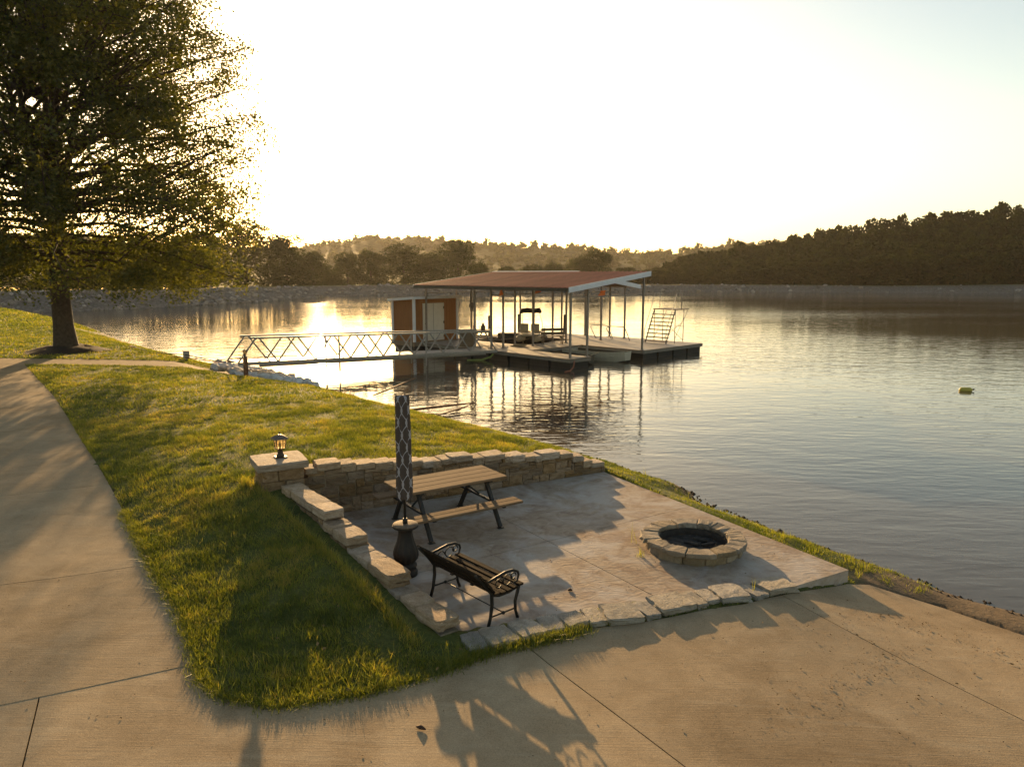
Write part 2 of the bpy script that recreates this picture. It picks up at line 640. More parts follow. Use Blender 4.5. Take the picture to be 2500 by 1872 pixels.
def np_mesh(name, verts, faces, mat, tint=None, smooth=False, attr='tint'):
    """verts (n,3) and faces (m,k) numpy -> mesh"""
    me = bpy.data.meshes.new(name)
    nv, nf, k = len(verts), len(faces), faces.shape[1]
    me.vertices.add(nv)
    me.vertices.foreach_set('co', np.ascontiguousarray(verts, dtype=np.float32).ravel())
    me.loops.add(nf * k)
    me.loops.foreach_set('vertex_index', np.ascontiguousarray(faces, dtype=np.int32).ravel())
    me.polygons.add(nf)
    me.polygons.foreach_set('loop_start', np.arange(0, nf * k, k, dtype=np.int32))
    me.polygons.foreach_set('loop_total', np.full(nf, k, dtype=np.int32))
    me.polygons.foreach_set('use_smooth', np.full(nf, smooth, dtype=bool))
    if tint is not None:
        a = me.attributes.new(attr, 'FLOAT', 'POINT')
        a.data.foreach_set('value', np.ascontiguousarray(tint, dtype=np.float32))
    me.materials.append(MATS[mat])
    me.update(calc_edges=True)
    me.validate()
    return me


def in_poly(px, py, poly):
    px, py = np.asarray(px), np.asarray(py)
    ins = np.zeros(px.shape, bool)
    n = len(poly)
    for i in range(n):
        x1, y1 = poly[i]
        x2, y2 = poly[(i + 1) % n]
        cond = ((y1 > py) != (y2 > py))
        with np.errstate(divide='ignore', invalid='ignore'):
            xi = (x2 - x1) * (py - y1) / ((y2 - y1) if y2 != y1 else 1e-9) + x1
        ins ^= cond & (px < xi)
    return ins


def vnoise(x, y, scale, seed=0):
    """smooth value noise, numpy"""
    r = np.random.default_rng(seed)
    tab = r.random((64, 64))
    u, v = np.asarray(x) / scale, np.asarray(y) / scale
    i, j = np.floor(u).astype(int), np.floor(v).astype(int)
    fu, fv = u - i, v - j
    fu, fv = fu * fu * (3 - 2 * fu), fv * fv * (3 - 2 * fv)
    a, b = tab[i % 64, j % 64], tab[(i + 1) % 64, j % 64]
    c, d = tab[i % 64, (j + 1) % 64], tab[(i + 1) % 64, (j + 1) % 64]
    return (a * (1 - fu) + b * fu) * (1 - fv) + (c * (1 - fu) + d * fu) * fv


# ------------------------------------------------------------------ plan of the place (metres, lake level z = 0)
SHORE = [(16, -12), (9.5, 4.0), (7.5, 7.4), (6.65, 8.85), (6.05, 9.65), (5.46, 10.44), (4.75, 11.6), (4.12, 12.75), (3.41, 14.6), (2.23, 16.65),
         (0.54, 18.67), (-3.25, 22.63), (-5.99, 26.16), (-8.83, 29.17), (-10.99, 31.59), (-18.9, 39.2), (-25.3, 47.0), (-36.8, 62.0), (-50, 76), (-75, 80), (-120, 84)]
WALL_A, WALL_B = (-3.80, 11.47), (1.75, 14.50)             # inner face of the far wall
LEFT_A, LEFT_B = (-3.72, 11.50), (-0.70, 7.62)             # centre line of the left wall
PATIO = [(-0.62, 7.66), (-0.05, 7.80), (0.44, 7.98), (1.35, 8.30), (2.02, 8.60), (2.6, 8.78), (3.45, 8.86), (4.66, 9.54), (1.90, 14.55), (-3.70, 11.52)]
PATIO_Z = 0.35
DROP = [(-0.66, 7.72), (4.60, 9.62), (1.98, 14.60), (1.72, 14.72), (-3.85, 11.68), (-3.74, 11.50)]
WALK_R = [(-3.25, 6.95), (-3.86, 7.95), (-4.67, 9.0), (-6.24, 11.2), (-9.4, 15.5), (-13.4, 20.9), (-18.9, 27.9)]
WALK_L = [(-6.6, 5.2), (-7.4, 7.0), (-8.6, 9.2), (-10.3, 12.0), (-13.2, 16.2), (-17.0, 21.4), (-23.4, 28.2)]
BRANCH = [(-18.9, 27.9), (-13.8, 27.85), (-11.3, 27.75), (-10.9, 28.6), (-11.6, 29.45), (-13.9, 29.4), (-18.9, 29.5), (-24.0, 29.9), (-23.4, 28.2)]
DRIVE = [(-3.25, 6.95), (-3.08, 6.65), (-2.78, 6.37), (-2.2, 6.22), (-1.45, 6.45), (-0.75, 6.86), (-0.42, 7.18), (0.05, 7.5), (0.47, 7.68), (0.91, 7.86), (1.5, 8.0), (1.93, 8.16), (2.39, 8.36),
         (2.89, 8.5), (3.54, 8.82), (4.62, 9.48), (4.95, 9.52), (5.6, 8.9), (6.17, 8.2), (7.0, 6.4), (8.6, 3.0), (11, -8), (-9, -8), (-7.5, 3.0), (-6.6, 5.2)]
TREE_AT = (-20.0, 32.4)

CTRL = np.array([
    # driveway and boat ramp
    (-0.5, 7.3, .352), (0.4, 7.7, .350), (1.25, 8.0, .348), (2.4, 8.4, .340), (3.5, 8.75, .320), (4.1, 9.05, .24), (4.6, 9.4, .165), (5.6, 8.7, .10), (6.2, 7.9, .09), (7.2, 5.5, .09), (0.3, 4.5, .37), (3.2, 5.0, .27), (4.6, 7.6, .20), (2.0, 6.6, .325),
    (-3, 6.2, .415), (-4, 4, .44), (-2, 2, .42), (4, 0, .2), (-7, 2, .5), (-6, 7, .50), (-4.2, 8.4, .49), (-6.24, 11.2, .62), (-9.4, 15.5, .74), (-13.4, 20.8, .86),
    (-18.9, 28, .92), (-24, 28, .95), (-10, 10, .62), (-16, 16, .82), (-12, 29, .82), (-14, 28.5, .86),
    # lawn
    (-1.2, 7.3, .405), (-1.8, 8.2, .53), (-2.5, 9.2, .67), (-3.3, 10.3, .81), (-4.4, 11.3, .91), (-4.7, 12.9, .99), (-3.6, 12.7, 1.08), (-1.9, 13.2, .93), (-0.4, 14.05, .74),
    (1.0, 14.9, .53), (2.1, 15.2, .36), (-1.6, 6.8, .395), (-2.4, 7.0, .42), (-3.2, 8.2, .49), (-3.6, 9.6, .64), (-5.0, 10.6, .66), (-6, 15, .95), (-3, 17, .92), (-0.5, 16.5, .66), (-6, 20, .93), (-10, 22, .88), (-9, 26, .66),
    (2.6, 14.0, .33), (3.6, 12.0, .31), (4.5, 10.5, .25), (4.95, 9.9, .16),
    (-15, 33, .9), (-20, 32.4, .97), (-22, 38, .9), (-30, 45, .95), (-40, 55, 1.0), (-60, 65, 1.3), (-35, 30, 1.1), (-60, 30, 1.5), (-30, 10, 1.0), (-45, 70, .9),
])


def _rbf():
    P, Z = CTRL[:, :2], CTRL[:, 2]
    n = len(P)
    D = np.sqrt(((P[:, None] - P[None]) ** 2).sum(-1) + 0.15)
    A = np.zeros((n + 3, n + 3))
    A[:n, :n] = D + np.eye(n) * 0.02
    A[:n, n:] = np.c_[np.ones(n), P]
    A[n:, :n] = A[:n, n:].T
    return np.linalg.solve(A, np.r_[Z, 0, 0, 0])


RBFW = _rbf()


def base_z(x, y):
    x, y = np.asarray(x, float).ravel(), np.asarray(y, float).ravel()
    out = np.empty(len(x))
    P = CTRL[:, :2]
    for a in range(0, len(x), 20000):
        q = np.c_[x[a:a + 20000], y[a:a + 20000]]
        D = np.sqrt(((q[:, None] - P[None]) ** 2).sum(-1) + 0.15)
        out[a:a + 20000] = D @ RBFW[:-3] + RBFW[-3] + q @ RBFW[-2:]
    return out


def shore_s(x, y):
    """signed distance to the near shoreline, positive on land"""
    x, y = np.asarray(x, float).ravel(), np.asarray(y, float).ravel()
    best = np.full(len(x), 1e9)
    sg = np.ones(len(x))
    for (x1, y1), (x2, y2) in zip(SHORE[:-1], SHORE[1:]):
        dx, dy = x2 - x1, y2 - y1
        L = dx * dx + dy * dy
        t = np.clip(((x - x1) * dx + (y - y1) * dy) / L, 0, 1)
        qx, qy = x - (x1 + t * dx), y - (y1 + t * dy)
        d = np.hypot(qx, qy)
        cr = dx * qy - dy * qx
        m = d < best - 1e-9
        best[m] = d[m]
        sg[m] = np.where(cr[m] > 0, 1, -1)
    return best * sg


def land_z(x, y):
    x, y = np.asarray(x, float).ravel(), np.asarray(y, float).ravel()
    s = shore_s(x, y) + (vnoise(x, y, 0.55, 3) - 0.5) * 0.22 + (vnoise(x, y, 1.7, 4) - 0.5) * 0.3
    b = base_z(x, y)
    kk = 0.34 - 0.16 * np.exp(-((x + 10.3) ** 2 + (y - 29.5) ** 2) / 22.0)
    f = np.where(s > 0, kk * s, 0.22 * s)
    k = 0.10
    h = np.clip(0.5 + 0.5 * (b - f) / k, 0, 1)
    z = b * (1 - h) + f * h - k * h * (1 - h)
    return np.maximum(z, -1.6), s


def gz(x, y):
    return float(land_z([x], [y])[0][0])


# ------------------------------------------------------------------ ground, lake, dam, hills
def axis(parts):
    out = []
    for a, b, d in parts:
        out += list(np.arange(a, b - 1e-6, d))
    return np.array(out + [parts[-1][1]])


def build_ground():
    xs = axis([(-130, -60, 5), (-60, -24, 1.2), (-24, -8, 0.5), (-8, -5, 0.25), (-5, 7, 0.1), (7, 14, 0.5), (14, 30, 2)])
    ys = axis([(-14, 4, 1.0), (4, 6, 0.25), (6, 17, 0.1), (17, 22, 0.25), (22, 36, 0.5), (36, 95, 1.2)])
    X, Y = np.meshgrid(xs, ys)
    x, y = X.ravel(), Y.ravel()
    z, s = land_z(x, y)
    z = z + (vnoise(x, y, 0.5, 11) - 0.5) * 0.03 * (s > 0.2)
    slab = in_poly(x, y, DRIVE) | in_poly(x, y, WALK_L + WALK_R[::-1]) | in_poly(x, y, BRANCH)
    z = np.where(slab, z - 0.07, z + 0.012)
    z = np.where(in_poly(x, y, DROP), np.minimum(z, 0.2), z)
    nx, ny = len(xs), len(ys)
    i = np.arange(nx * ny).reshape(ny, nx)
    f = np.c_[i[:-1, :-1].ravel(), i[:-1, 1:].ravel(), i[1:, 1:].ravel(), i[1:, :-1].ravel()]
    mud = np.clip(1.0 - (s - 0.15) / 0.35, 0, 1)
    mud = np.maximum(mud, ((x > 4.6) & (y < 10.1)) * np.clip((x - 4.6) / 0.4, 0, 1))
    mud = np.maximum(mud, slab * 1.0)
    me = np_mesh('ground', np.c_[x, y, z], f, 'ground_soil', mud, True, 'mud')
    tag(link('ground', me), kind='structure')


build_ground()

w = MB()
w.add([(-900, -40, 0), (1200, -40, 0), (1200, 700, 0), (-900, 700, 0)], [(0, 1, 2, 3)])
tag(w.build('lake', 'lake_water'), kind='structure')

DAM = [(-150, 86), (-110, 82), (-80, 79), (-62, 80.5), (-52, 86), (-46, 97), (-41.5, 112), (-35, 138), (-28, 150), (-15, 163), (5, 174), (35, 180), (72, 174), (110, 162), (150, 145), (200, 118), (260, 80)]


def dam_line():
    """resampled waterline of the far bank with outward normals"""
    pts = np.array(DAM, float)
    # Catmull-Rom resample
    out = []
    for i in range(1, len(pts) - 2):
        p0, p1, p2, p3 = pts[i - 1:i + 3]
        n = max(2, int(np.hypot(*(p2 - p1)) / 2.0))
        for k in range(n):
            t = k / n
            out.append(0.5 * ((2 * p1) + (-p0 + p2) * t + (2 * p0 - 5 * p1 + 4 * p2 - p3) * t * t + (-p0 + 3 * p1 - 3 * p2 + p3) * t ** 3))
    out = np.array(out)
    d = np.gradient(out, axis=0)
    d /= np.linalg.norm(d, axis=1)[:, None]
    nrm = np.c_[-d[:, 1], d[:, 0]]
    return out, d, nrm


DL, DD, DN = dam_line()


def crest_h(x):
    return np.interp(x, [-110, -50, -35, 35, 70, 90, 140], [2.35, 2.3, 1.95, 1.62, 1.55, 1.5, 2.4])


def build_dam():
    offs = [-3.0, 0.0, 1.5, 3.0, 4.6, 5.2, 9.2, 14.0, 26.0]
    hs = [-0.9, 0.0, 0.33, 0.68, 0.985, 1.0, 1.02, 0.3, 0.1]
    mud = [1, 1, 1, 1, 0.6, 0.0, 0.0, 0.0, 0.0]
    V, T = [], []
    for (p, n) in zip(DL, DN):
        c = crest_h(p[0])
        for o, h, m in zip(offs, hs, mud):
            j = (rng.random() - 0.5) * 0.3 if m == 1 else (rng.random() - 0.5) * 0.06
            q = p + n * o
            V.append((q[0], q[1], (h * c if h > -0.5 else h) + j * 0.4 * (h > 0.1)))
            T.append(m)
    m = len(offs)
    nseg = len(DL)
    i = np.arange(nseg * m).reshape(nseg, m)
    f = np.c_[i[:-1, :-1].ravel(), i[1:, :-1].ravel(), i[1:, 1:].ravel(), i[:-1, 1:].ravel()][:, ::-1]
    me = np_mesh('dam', np.array(V), f, 'dam_earth', np.array(T), True, 'mud')
    return tag(link('dam', me), kind='structure')


dam = build_dam()


def stone_proto(name, mat, seed, sub=2, rnd=0.05, corner=0.1, ico=False):
    bm = bmesh.new()
    if ico:
        bmesh.ops.create_icosphere(bm, subdivisions=1, radius=0.5)
        for v in bm.verts:
            n = noise.noise(v.co * 2.3 + Vector((seed * 3.1, 0, seed)))
            v.co *= 1 + n * 0.55
    else:
        bmesh.ops.create_cube(bm, size=1.0)
        bmesh.ops.subdivide_edges(bm, edges=bm.edges[:], cuts=sub, use_grid_fill=True)
        for v in bm.verts:
            c = v.co
            e = sorted((abs(c.x), abs(c.y), abs(c.z)))
            k = corner * (1.0 if e[1] > 0.49 else 0.0) * (1.45 if e[0] > 0.49 else 1.0)
            nn = noise.noise_vector(c * 2.7 + Vector((seed * 5.3, seed, 1.7))) + noise.noise_vector(c * 7.5 + Vector((seed, 2.2, seed * 3.1))) * 0.5
            v.co = c * (1 - k) + nn * rnd
    me = bpy.data.meshes.new(name)
    bm.to_mesh(me)
    bm.free()
    me.materials.append(MATS[mat])
    return me


def place(name, me, parent, loc, rz=0.0, scale=(1, 1, 1), tilt=(0, 0)):
    o = bpy.data.objects.new(name, me)
    COL.objects.link(o)
    o.parent = parent
    o.location = Vector(loc) - origin_of(parent)
    o.rotation_euler = (tilt[0], tilt[1], rz)
    o.scale = scale
    return o


def build_riprap():
    protos = [stone_proto('riprap_stone_mesh', 'riprap_stone', i, ico=True) for i in range(6)]
    cand = []
    for k in range(len(DL) - 1):
        p, n, d = DL[k], DN[k], DD[k]
        dist = math.hypot(*p)
        if p[0] < -80 or p[0] > 135:
            continue
        num = 26 if dist < 100 else (17 if dist < 140 else 11)
        if p[0] > 60:
            num = 6 if p[0] < 85 else 2
        for _ in range(num):
            o = rng.uniform(-0.3, 4.9)
            q = p + n * o + d * rng.uniform(-1, 1)
            z = crest_h(p[0]) * np.interp(o, [0, 1.5, 3.0, 4.6], [0, .33, .68, .985])
            sz = rng.uniform(0.3, 0.62) * (1.0 if rng.random() < 0.85 else 1.7) * (1 if dist < 110 else 1.3)
            cand.append((dist / sz, q[0], q[1], z, sz))
    cand.sort()
    inview = [c for c in cand if -0.72 < c[1] / c[2] < 0.72]
    big, rest = inview[:300], inview[300:] + [c for c in cand if not (-0.72 < c[1] / c[2] < 0.72)]
    for (_, x, y, z, sz) in big:
        place('stone', protos[int(rng.integers(6))], dam, (x, y, z), rng.uniform(0, 6.28), (sz * rng.uniform(.8, 1.4), sz, sz * rng.uniform(.5, .8)), (rng.uniform(-.3, .3), rng.uniform(-.3, .3)))
    V, Fc = [], []
    o = 0
    pv = [np.array([v.co[:] for v in m.vertices]) for m in protos]
    pf = [np.array([p.vertices[:] for p in m.polygons]) for m in protos]
    for (_, x, y, z, sz) in rest:
        i = int(rng.integers(6))
        a = rng.uniform(0, 6.28)
        v = pv[i] * (sz * rng.uniform(.8, 1.4), sz, sz * rng.uniform(.5, .8))
        v = np.c_[v[:, 0] * math.cos(a) - v[:, 1] * math.sin(a), v[:, 0] * math.sin(a) + v[:, 1] * math.cos(a), v[:, 2]] + (x, y, z)
        V.append(v)
        Fc.append(pf[i] + o)
        o += len(v)
    r = link('riprap', np_mesh('riprap', np.vstack(V), np.vstack(Fc), 'riprap_stone'), dam)
    tag(r, kind='stuff')


build_riprap()


def build_hills():
    # far wooded ridge behind the dam, and the land under the right-hand wood
    xs = np.arange(-900, 1200, 5.0)
    ds = np.array([190, 230, 300, 400, 480, 540, 590, 630, 660, 690, 720, 760, 820, 900, 1000])
    prof_u = np.array([-900, -430, -330, -225, -190, -130, -60, 0, 60, 110, 150, 220, 270, 420, 800, 1200])
    prof_h = np.array([40, 40, 30, 26, 28, 37, 33, 30, 27, 23, 21, 30, 31, 38, 50, 55])
    V = []
    for d in ds:
        hh = np.interp(xs * 700 / max(d, 1), prof_u, prof_h)
        f = np.interp(d, [190, 480, 700, 1000], [0.0, 0.12, 1.0, 0.75])
        z = 0.8 + hh * f
        amp = np.interp(d, [190, 420, 560, 1000], [0, 0.2, 1.0, 1.0])
        z = z + amp * ((vnoise(xs, np.full_like(xs, d), 9, 21) - 0.5) * 4.5 + (vnoise(xs, np.full_like(xs, d), 34, 22) - 0.5) * 6)
        V.append(np.c_[xs, np.full_like(xs, d), z])
    V = np.vstack(V)
    n, m = len(ds), len(xs)
    i = np.arange(n * m).reshape(n, m)
    f = np.c_[i[:-1, :-1].ravel(), i[:-1, 1:].ravel(), i[1:, 1:].ravel(), i[1:, :-1].ravel()]
    tag(link('hills', np_mesh('hills', V, f, 'hill_forest', smooth=True)), kind='structure')


build_hills()


# ------------------------------------------------------------------ trees
def quads_from(c, size, r, flat=0.0, aspect=0.6):
    """leaf rhombi at centres c (n,3)"""
    n = len(c)
    a = r.normal(size=(n, 3))
    a[:, 2] *= (1 - flat)
    a /= np.linalg.norm(a, axis=1)[:, None]
    b = r.normal(size=(n, 3))
    b -= (b * a).sum(1)[:, None] * a
    b /= np.linalg.norm(b, axis=1)[:, None]
    s = np.asarray(size).reshape(-1, 1)
    nrm = np.cross(a, b)
    v = np.stack([c - a * s * 0.5, c + b * s * 0.5 * aspect + nrm * s * 0.08, c + a * s * 0.5, c - b * s * 0.5 * aspect + nrm * s * 0.08], 1).reshape(-1, 3)
    f = np.arange(4 * n).reshape(-1, 4)
    return v, f


def build_oak():
    r = np.random.default_rng(41)
    x0, y0 = TREE_AT
    z0 = gz(x0, y0) - 0.05
    root = thing('oak_tree', 'large oak with dense drooping leaves standing in a mulch ring on the lawn', 'tree', (x0, y0, z0))
    wood = MB()
    tr = [(0, 0, 0), (0.0, 0, 0.35), (-0.03, 0, 1.2), (-0.05, 0, 3.0), (0.0, 0.05, 5.5), (0.12, 0, 8), (0.22, 0.1, 12), (0.15, 0, 16), (0.25, 0, 20)]
    rad = [0.62, 0.50, 0.41, 0.365, 0.34, 0.27, 0.17, 0.10, 0.03]
    wood.tube([(x0 + a, y0 + b, z0 + c) for a, b, c in tr], rad, 14)
    leaves, tints, boost = [], [], []
    limb = MB()
    # upright co-dominant limbs
    stems = [tr]
    for ang, lean, zst, top in ((2.9, 2.6, 5.6, 18), (3.9, 1.5, 6.0, 19), (0.5, 2.3, 6.2, 18.5), (5.3, 1.8, 6.6, 18), (1.7, 1.9, 7.0, 18)):
        p0 = np.array([0.03, 0, zst])
        pts = []
        for t in np.linspace(0, 1, 7):
            rr = lean * (1 - (1 - t) ** 1.8)
            pts.append((p0[0] + math.cos(ang) * rr + r.normal() * 0.06, p0[1] + math.sin(ang) * rr + r.normal() * 0.06, zst + (top - zst) * t))
        limb.tube([(x0 + a, y0 + b, z0 + c) for a, b, c in pts], [0.16, 0.14, 0.12, 0.10, 0.075, 0.05, 0.02], 7)
        stems.append(pts)

    def crown_r(z):
        return np.interp(z, [2.2, 3.7, 4.7, 6.5, 8.4, 11, 13, 15, 17, 19, 20.5], [5.4, 6.2, 7.3, 8.7, 8.9, 9.0, 8.1, 7.1, 5.7, 3.6, 0.8])
    nb = 215
    for i in range(nb):
        zt = 4.0 + (i / nb) ** 0.92 * 16.4
        st = stems[int(r.integers(len(stems)))] if zt > 5.8 else stems[0]
        zs = np.array([p[2] for p in st])
        q = np.array(st)
        rise = np.interp(zt, [3.4, 5.5, 8, 12, 20], [0.12, 0.22, 0.45, 0.68, 0.9]) * r.uniform(0.35, 1.7)
        Lr = 1
        zst = min(max(zt - np.interp(zt, [3.4, 6, 10, 20], [0.1, 0.7, 2.0, 3.2]), zs[0]), zs[-1])
        p0 = np.array([np.interp(zst, zs, q[:, k]) for k in range(3)])
        ang = i * 2.399 + r.normal() * 0.25
        L = crown_r(zt) * r.uniform(0.72, 1.05)
        droop = np.interp(zt, [3.4, 6, 10, 16, 20], [0.42, 0.36, 0.30, 0.25, 0.1])
        d = np.array([math.cos(ang), math.sin(ang)])
        pts = []
        bend = r.normal() * 0.12
        for t in np.linspace(0, 1, 7):
            h = L * t
            dd = np.array([math.cos(ang + bend * t), math.sin(ang + bend * t)])
            zz = max(p0[2] + L * (rise * t - droop * t ** 2), min(p0[2], 3.3))
            pts.append(np.array([p0[0] + dd[0] * h, p0[1] + dd[1] * h, zz]) + r.normal(size=3) * 0.07)
        b0 = 0.045 + 0.006 * L
        limb.tube([(x0 + a[0], y0 + a[1], z0 + a[2]) for a in pts], [b0 * (1 - 0.85 * t) for t in np.linspace(0, 1, 7)], 5, False)
        pts = np.array(pts)
        ns = int(11 + L * 1.7)
        for k in range(ns):
            t = r.uniform(0.18, 1.0) ** 0.75
            if k == 0:
                t = 1.0
            base = np.array([np.interp(t, np.linspace(0, 1, 7), pts[:, j]) for j in range(3)])
            a2 = ang + r.choice([-1, 1]) * r.uniform(0.4, 1.25)
            l2 = r.uniform(0.5, 1.9) * (1.25 - 0.6 * t)
            tip = base + np.array([math.cos(a2) * l2, math.sin(a2) * l2, r.normal() * 0.55 - 0.12 * l2])
            if r.random() < 0.35:
                limb.tube([(x0 + a[0], y0 + a[1], z0 + a[2]) for a in (base, (base + tip) / 2 + r.normal(size=3) * 0.05, tip)], [0.022, 0.015, 0.006], 3, False)
            nc = int(r.integers(1, 4))
            for c in range(nc):
                cpos = base + (tip - base) * ((c + 0.6) / nc) + r.normal(size=3) * 0.12
                if noise.noise(Vector(cpos) * 0.55 + Vector((3.1, 7.7, 1.3))) < -0.13:
                    continue
                n = int(r.integers(20, 38))
                sp = r.uniform(0.20, 0.38)
                leaves.append(cpos + r.normal(size=(n, 3)) * (sp, sp, sp * 0.75))
                tints.append(np.clip(r.normal(0.45, 0.22) + r.normal(size=n) * 0.15, 0, 1))
    for k in range(1750):
        zc = 3.2 + 17.0 * r.random() ** 0.95
        rr = crown_r(zc) * (0.35 + 0.68 * r.random() ** 0.6)
        a = r.uniform(0, 6.283)
        cpos = np.array([math.cos(a) * rr, math.sin(a) * rr, zc - 0.10 * rr])
        if noise.noise(Vector(cpos) * 0.5 + Vector((9.1, 2.7, 5.3))) < -0.10:
            continue
        n = int(r.integers(35, 75))
        sp = r.uniform(0.28, 0.5)
        leaves.append(cpos + r.normal(size=(n, 3)) * (sp, sp, sp * 0.8))
        tints.append(np.clip(r.normal(0.5, 0.22) + r.normal(size=n) * 0.15, 0, 1))
        if r.random() < 0.5 and zc > 6.5:
            q = cpos * np.array([0.55, 0.55, 1.0]) - np.array([0, 0, 0.16 * rr + 0.3])
            limb.tube([(x0 + p[0], y0 + p[1], z0 + p[2]) for p in (q, (q + cpos) / 2 + r.normal(size=3) * 0.1, cpos)], [0.04, 0.028, 0.01], 4, False)
    wood.build('trunk', 'bark', root)
    limb.build('limbs', 'bark', root)
    c = np.vstack(leaves)
    t = np.concatenate(tints)
    ok = c[:, 2] > 2.0
    c, t = c[ok], t[ok]
    v, f = quads_from(c, r.uniform(0.11, 0.19, len(c)), r, 0.2, 0.6)
    link('crown', np_mesh('crown', v, f, 'oak_leaf', np.repeat(t, 4)), root)
    m = MB()
    ring = []
    n = 40
    vs = []
    for k in range(n):
        a = 2 * math.pi * k / n
        rr = 1.65 * (1 + 0.12 * math.sin(3 * a + 1) + rng.normal() * 0.03)
        vs.append((x0 + rr * math.cos(a), y0 + rr * math.sin(a), gz(x0 + rr * math.cos(a), y0 + rr * math.sin(a)) + 0.03))
    for rr0, hh in ((1.2, 0.14), (0.75, 0.24)):
        for k in range(n):
            a = 2 * math.pi * k / n
            rr = rr0 * (1 + rng.normal() * 0.05)
            vs.append((x0 + rr * math.cos(a), y0 + rr * math.sin(a), gz(x0 + rr * math.cos(a), y0 + rr * math.sin(a)) + hh + rng.normal() * 0.03))
    fs = []
    for j in range(2):
        for k in range(n):
            fs.append((j * n + k, j * n + (k + 1) % n, (j + 1) * n + (k + 1) % n, (j + 1) * n + k))
    fs.append(tuple(2 * n + k for k in range(n)))
    m.add(vs, fs, True)
    tag(m.build('mulch_bed', 'mulch'), kind='structure')


build_oak()


def crown_points(r, n, rx, ry, h, lobes=16):
    """points clustered on lobes that fill a broad-leaved crown reaching near the ground"""
    cs, rs = [], []
    for k in range(lobes):
        t = (k + r.uniform(0.2, 0.8)) / lobes
        prof = 0.55 + 0.45 * math.sin(math.pi * min(1.0, 0.25 + 0.5 * t)) if t < 0.55 else math.cos((t - 0.55) / 0.45 * 1.25) ** 0.75
        a = k * 2.4 + r.normal() * 0.5
        q = r.uniform(0.15, 0.72)
        cs.append((math.cos(a) * rx * q * prof, math.sin(a) * ry * q * prof, h * (0.06 + 0.82 * t)))
        rs.append(r.uniform(0.26, 0.40) * min(rx, h * 0.5) * (0.7 + 0.3 * prof))
    cs, rs = np.array(cs), np.array(rs)
    w_ = rs ** 2
    idx = r.choice(lobes, n, p=w_ / w_.sum())
    u = r.normal(size=(n, 3))
    u /= np.linalg.norm(u, axis=1)[:, None]
    rad = rs[idx] * (0.62 + 0.45 * r.random(n))
    p = cs[idx] + u * rad[:, None] * (1.0, 1.0, 0.9)
    clump = vnoise(p[:, 0] + 40, p[:, 2] + 0.7 * p[:, 1] + 40, 0.7, 5)
    p = p[clump > 0.22]
    return p[p[:, 2] > 0.05]


def far_crown(seed, n, rx, ry, h, leaf):
    r = np.random.default_rng(seed)
    p = crown_points(r, n, rx, ry, h, int(r.integers(24, 34)))
    v, f = quads_from(p, r.uniform(leaf * 0.7, leaf * 1.4, len(p)), r, 0.2, 0.75)
    t = np.clip(0.25 + 0.5 * vnoise(p[:, 0] + 20, p[:, 2] + p[:, 1], 1.6, seed) + r.normal(size=len(p)) * 0.12, 0, 1)
    return v, f, np.repeat(t, 4)


FAR_MESH = []
for sd, rx, h in ((1, 6.2, 15.0), (2, 5.2, 14.0), (3, 5.8, 12.0), (4, 4.2, 9.0)):
    v, f, t = far_crown(sd, 11000, rx, rx, h, 0.36)
    FAR_MESH.append((np_mesh('far_crown', v, f, 'far_leaf', t), rx, h))


def far_tree(px, top_v, Y, width_px, mi, label, base=0.6):
    """a tree beyond the dam; size taken from its height and breadth at distance Y"""
    me, rx, h = FAR_MESH[mi]
    X = px * Y
    H = EYE + top_v * Y - base
    W = width_px * Y / 2
    root = thing('broadleaf_tree', label, 'tree', (X, Y, base), 'trees beyond the dam')
    t = MB()
    t.tube([(X, Y, base - 0.3), (X + 0.1, Y, base + H * 0.25), (X - 0.1, Y, base + H * 0.6)], [0.35, 0.28, 0.1], 7)
    t.build('trunk', 'bark', root)
    c = link('crown', me, root)
    c.scale = (W / rx, W / rx, H / (h * 1.03))
    c.rotation_euler = (0, 0, rng.uniform(0, 6.28))
    return root


def U(u):
    return (u - 1250) / 1770 / 1.0114


def Vt(v):
    return (668 - v) / 1770 * 1.02


FAR = [
    (-60, 520, 118, 260, 0, 'dark tree at the far left edge behind the oak'),
    (90, 560, 122, 240, 1, 'dark tree behind the oak trunk, left of it'),
    (235, 575, 126, 220, 2, 'dark tree behind the dam just right of the oak trunk'),
    (365, 560, 130, 220, 0, 'dark tree half hidden by the oak crown near the dam'),
    (480, 556, 140, 200, 1, 'tree at the edge of the oak crown beyond the dam'),
    (600, 529, 150, 210, 0, 'tallest tree of the group right of the oak'),
    (700, 566, 152, 170, 1, 'rounded tree second from right in the sunlit left group'),
    (765, 610, 158, 110, 2, 'lower tree at the right end of the left group'),
    (812, 655, 165, 80, 3, 'small bush in the gap between the two tree groups'),
    (848, 614, 175, 90, 2, 'slender pale tree at the left end of the middle group'),
    (905, 606, 178, 110, 1, 'rounded tree in the middle group left of the peak'),
    (985, 590, 182, 160, 0, 'broad tree behind the shed in the middle group'),
    (1050, 615, 186, 110, 2, 'dark tree between broad and tallest tree of middle group'),
    (1118, 578, 178, 145, 0, 'tallest dark tree of the middle group right of the shed'),
    (1170, 640, 185, 70, 3, 'low shrub at the foot of the tallest middle tree'),
    (1235, 648, 205, 70, 3, 'low bright bush above the boathouse roof, leftmost'),
    (1300, 644, 208, 90, 3, 'low bright bush above the middle of the boathouse roof'),
    (1352, 640, 208, 80, 3, 'low bush left of the round tree above the roof'),
    (1415, 625, 206, 100, 2, 'round-topped tree left half above the roof end'),
    (1458, 604, 204, 110, 1, 'sunlit yellow-green tree above the right half of the roof'),
    (1530, 650, 212, 90, 3, 'small bush between the roof end and the dark wood'),
]
for u, v, Y, wpx, mi, lab in FAR:
    far_tree(U(u), Vt(v), Y, wpx / 1770, mi, lab)


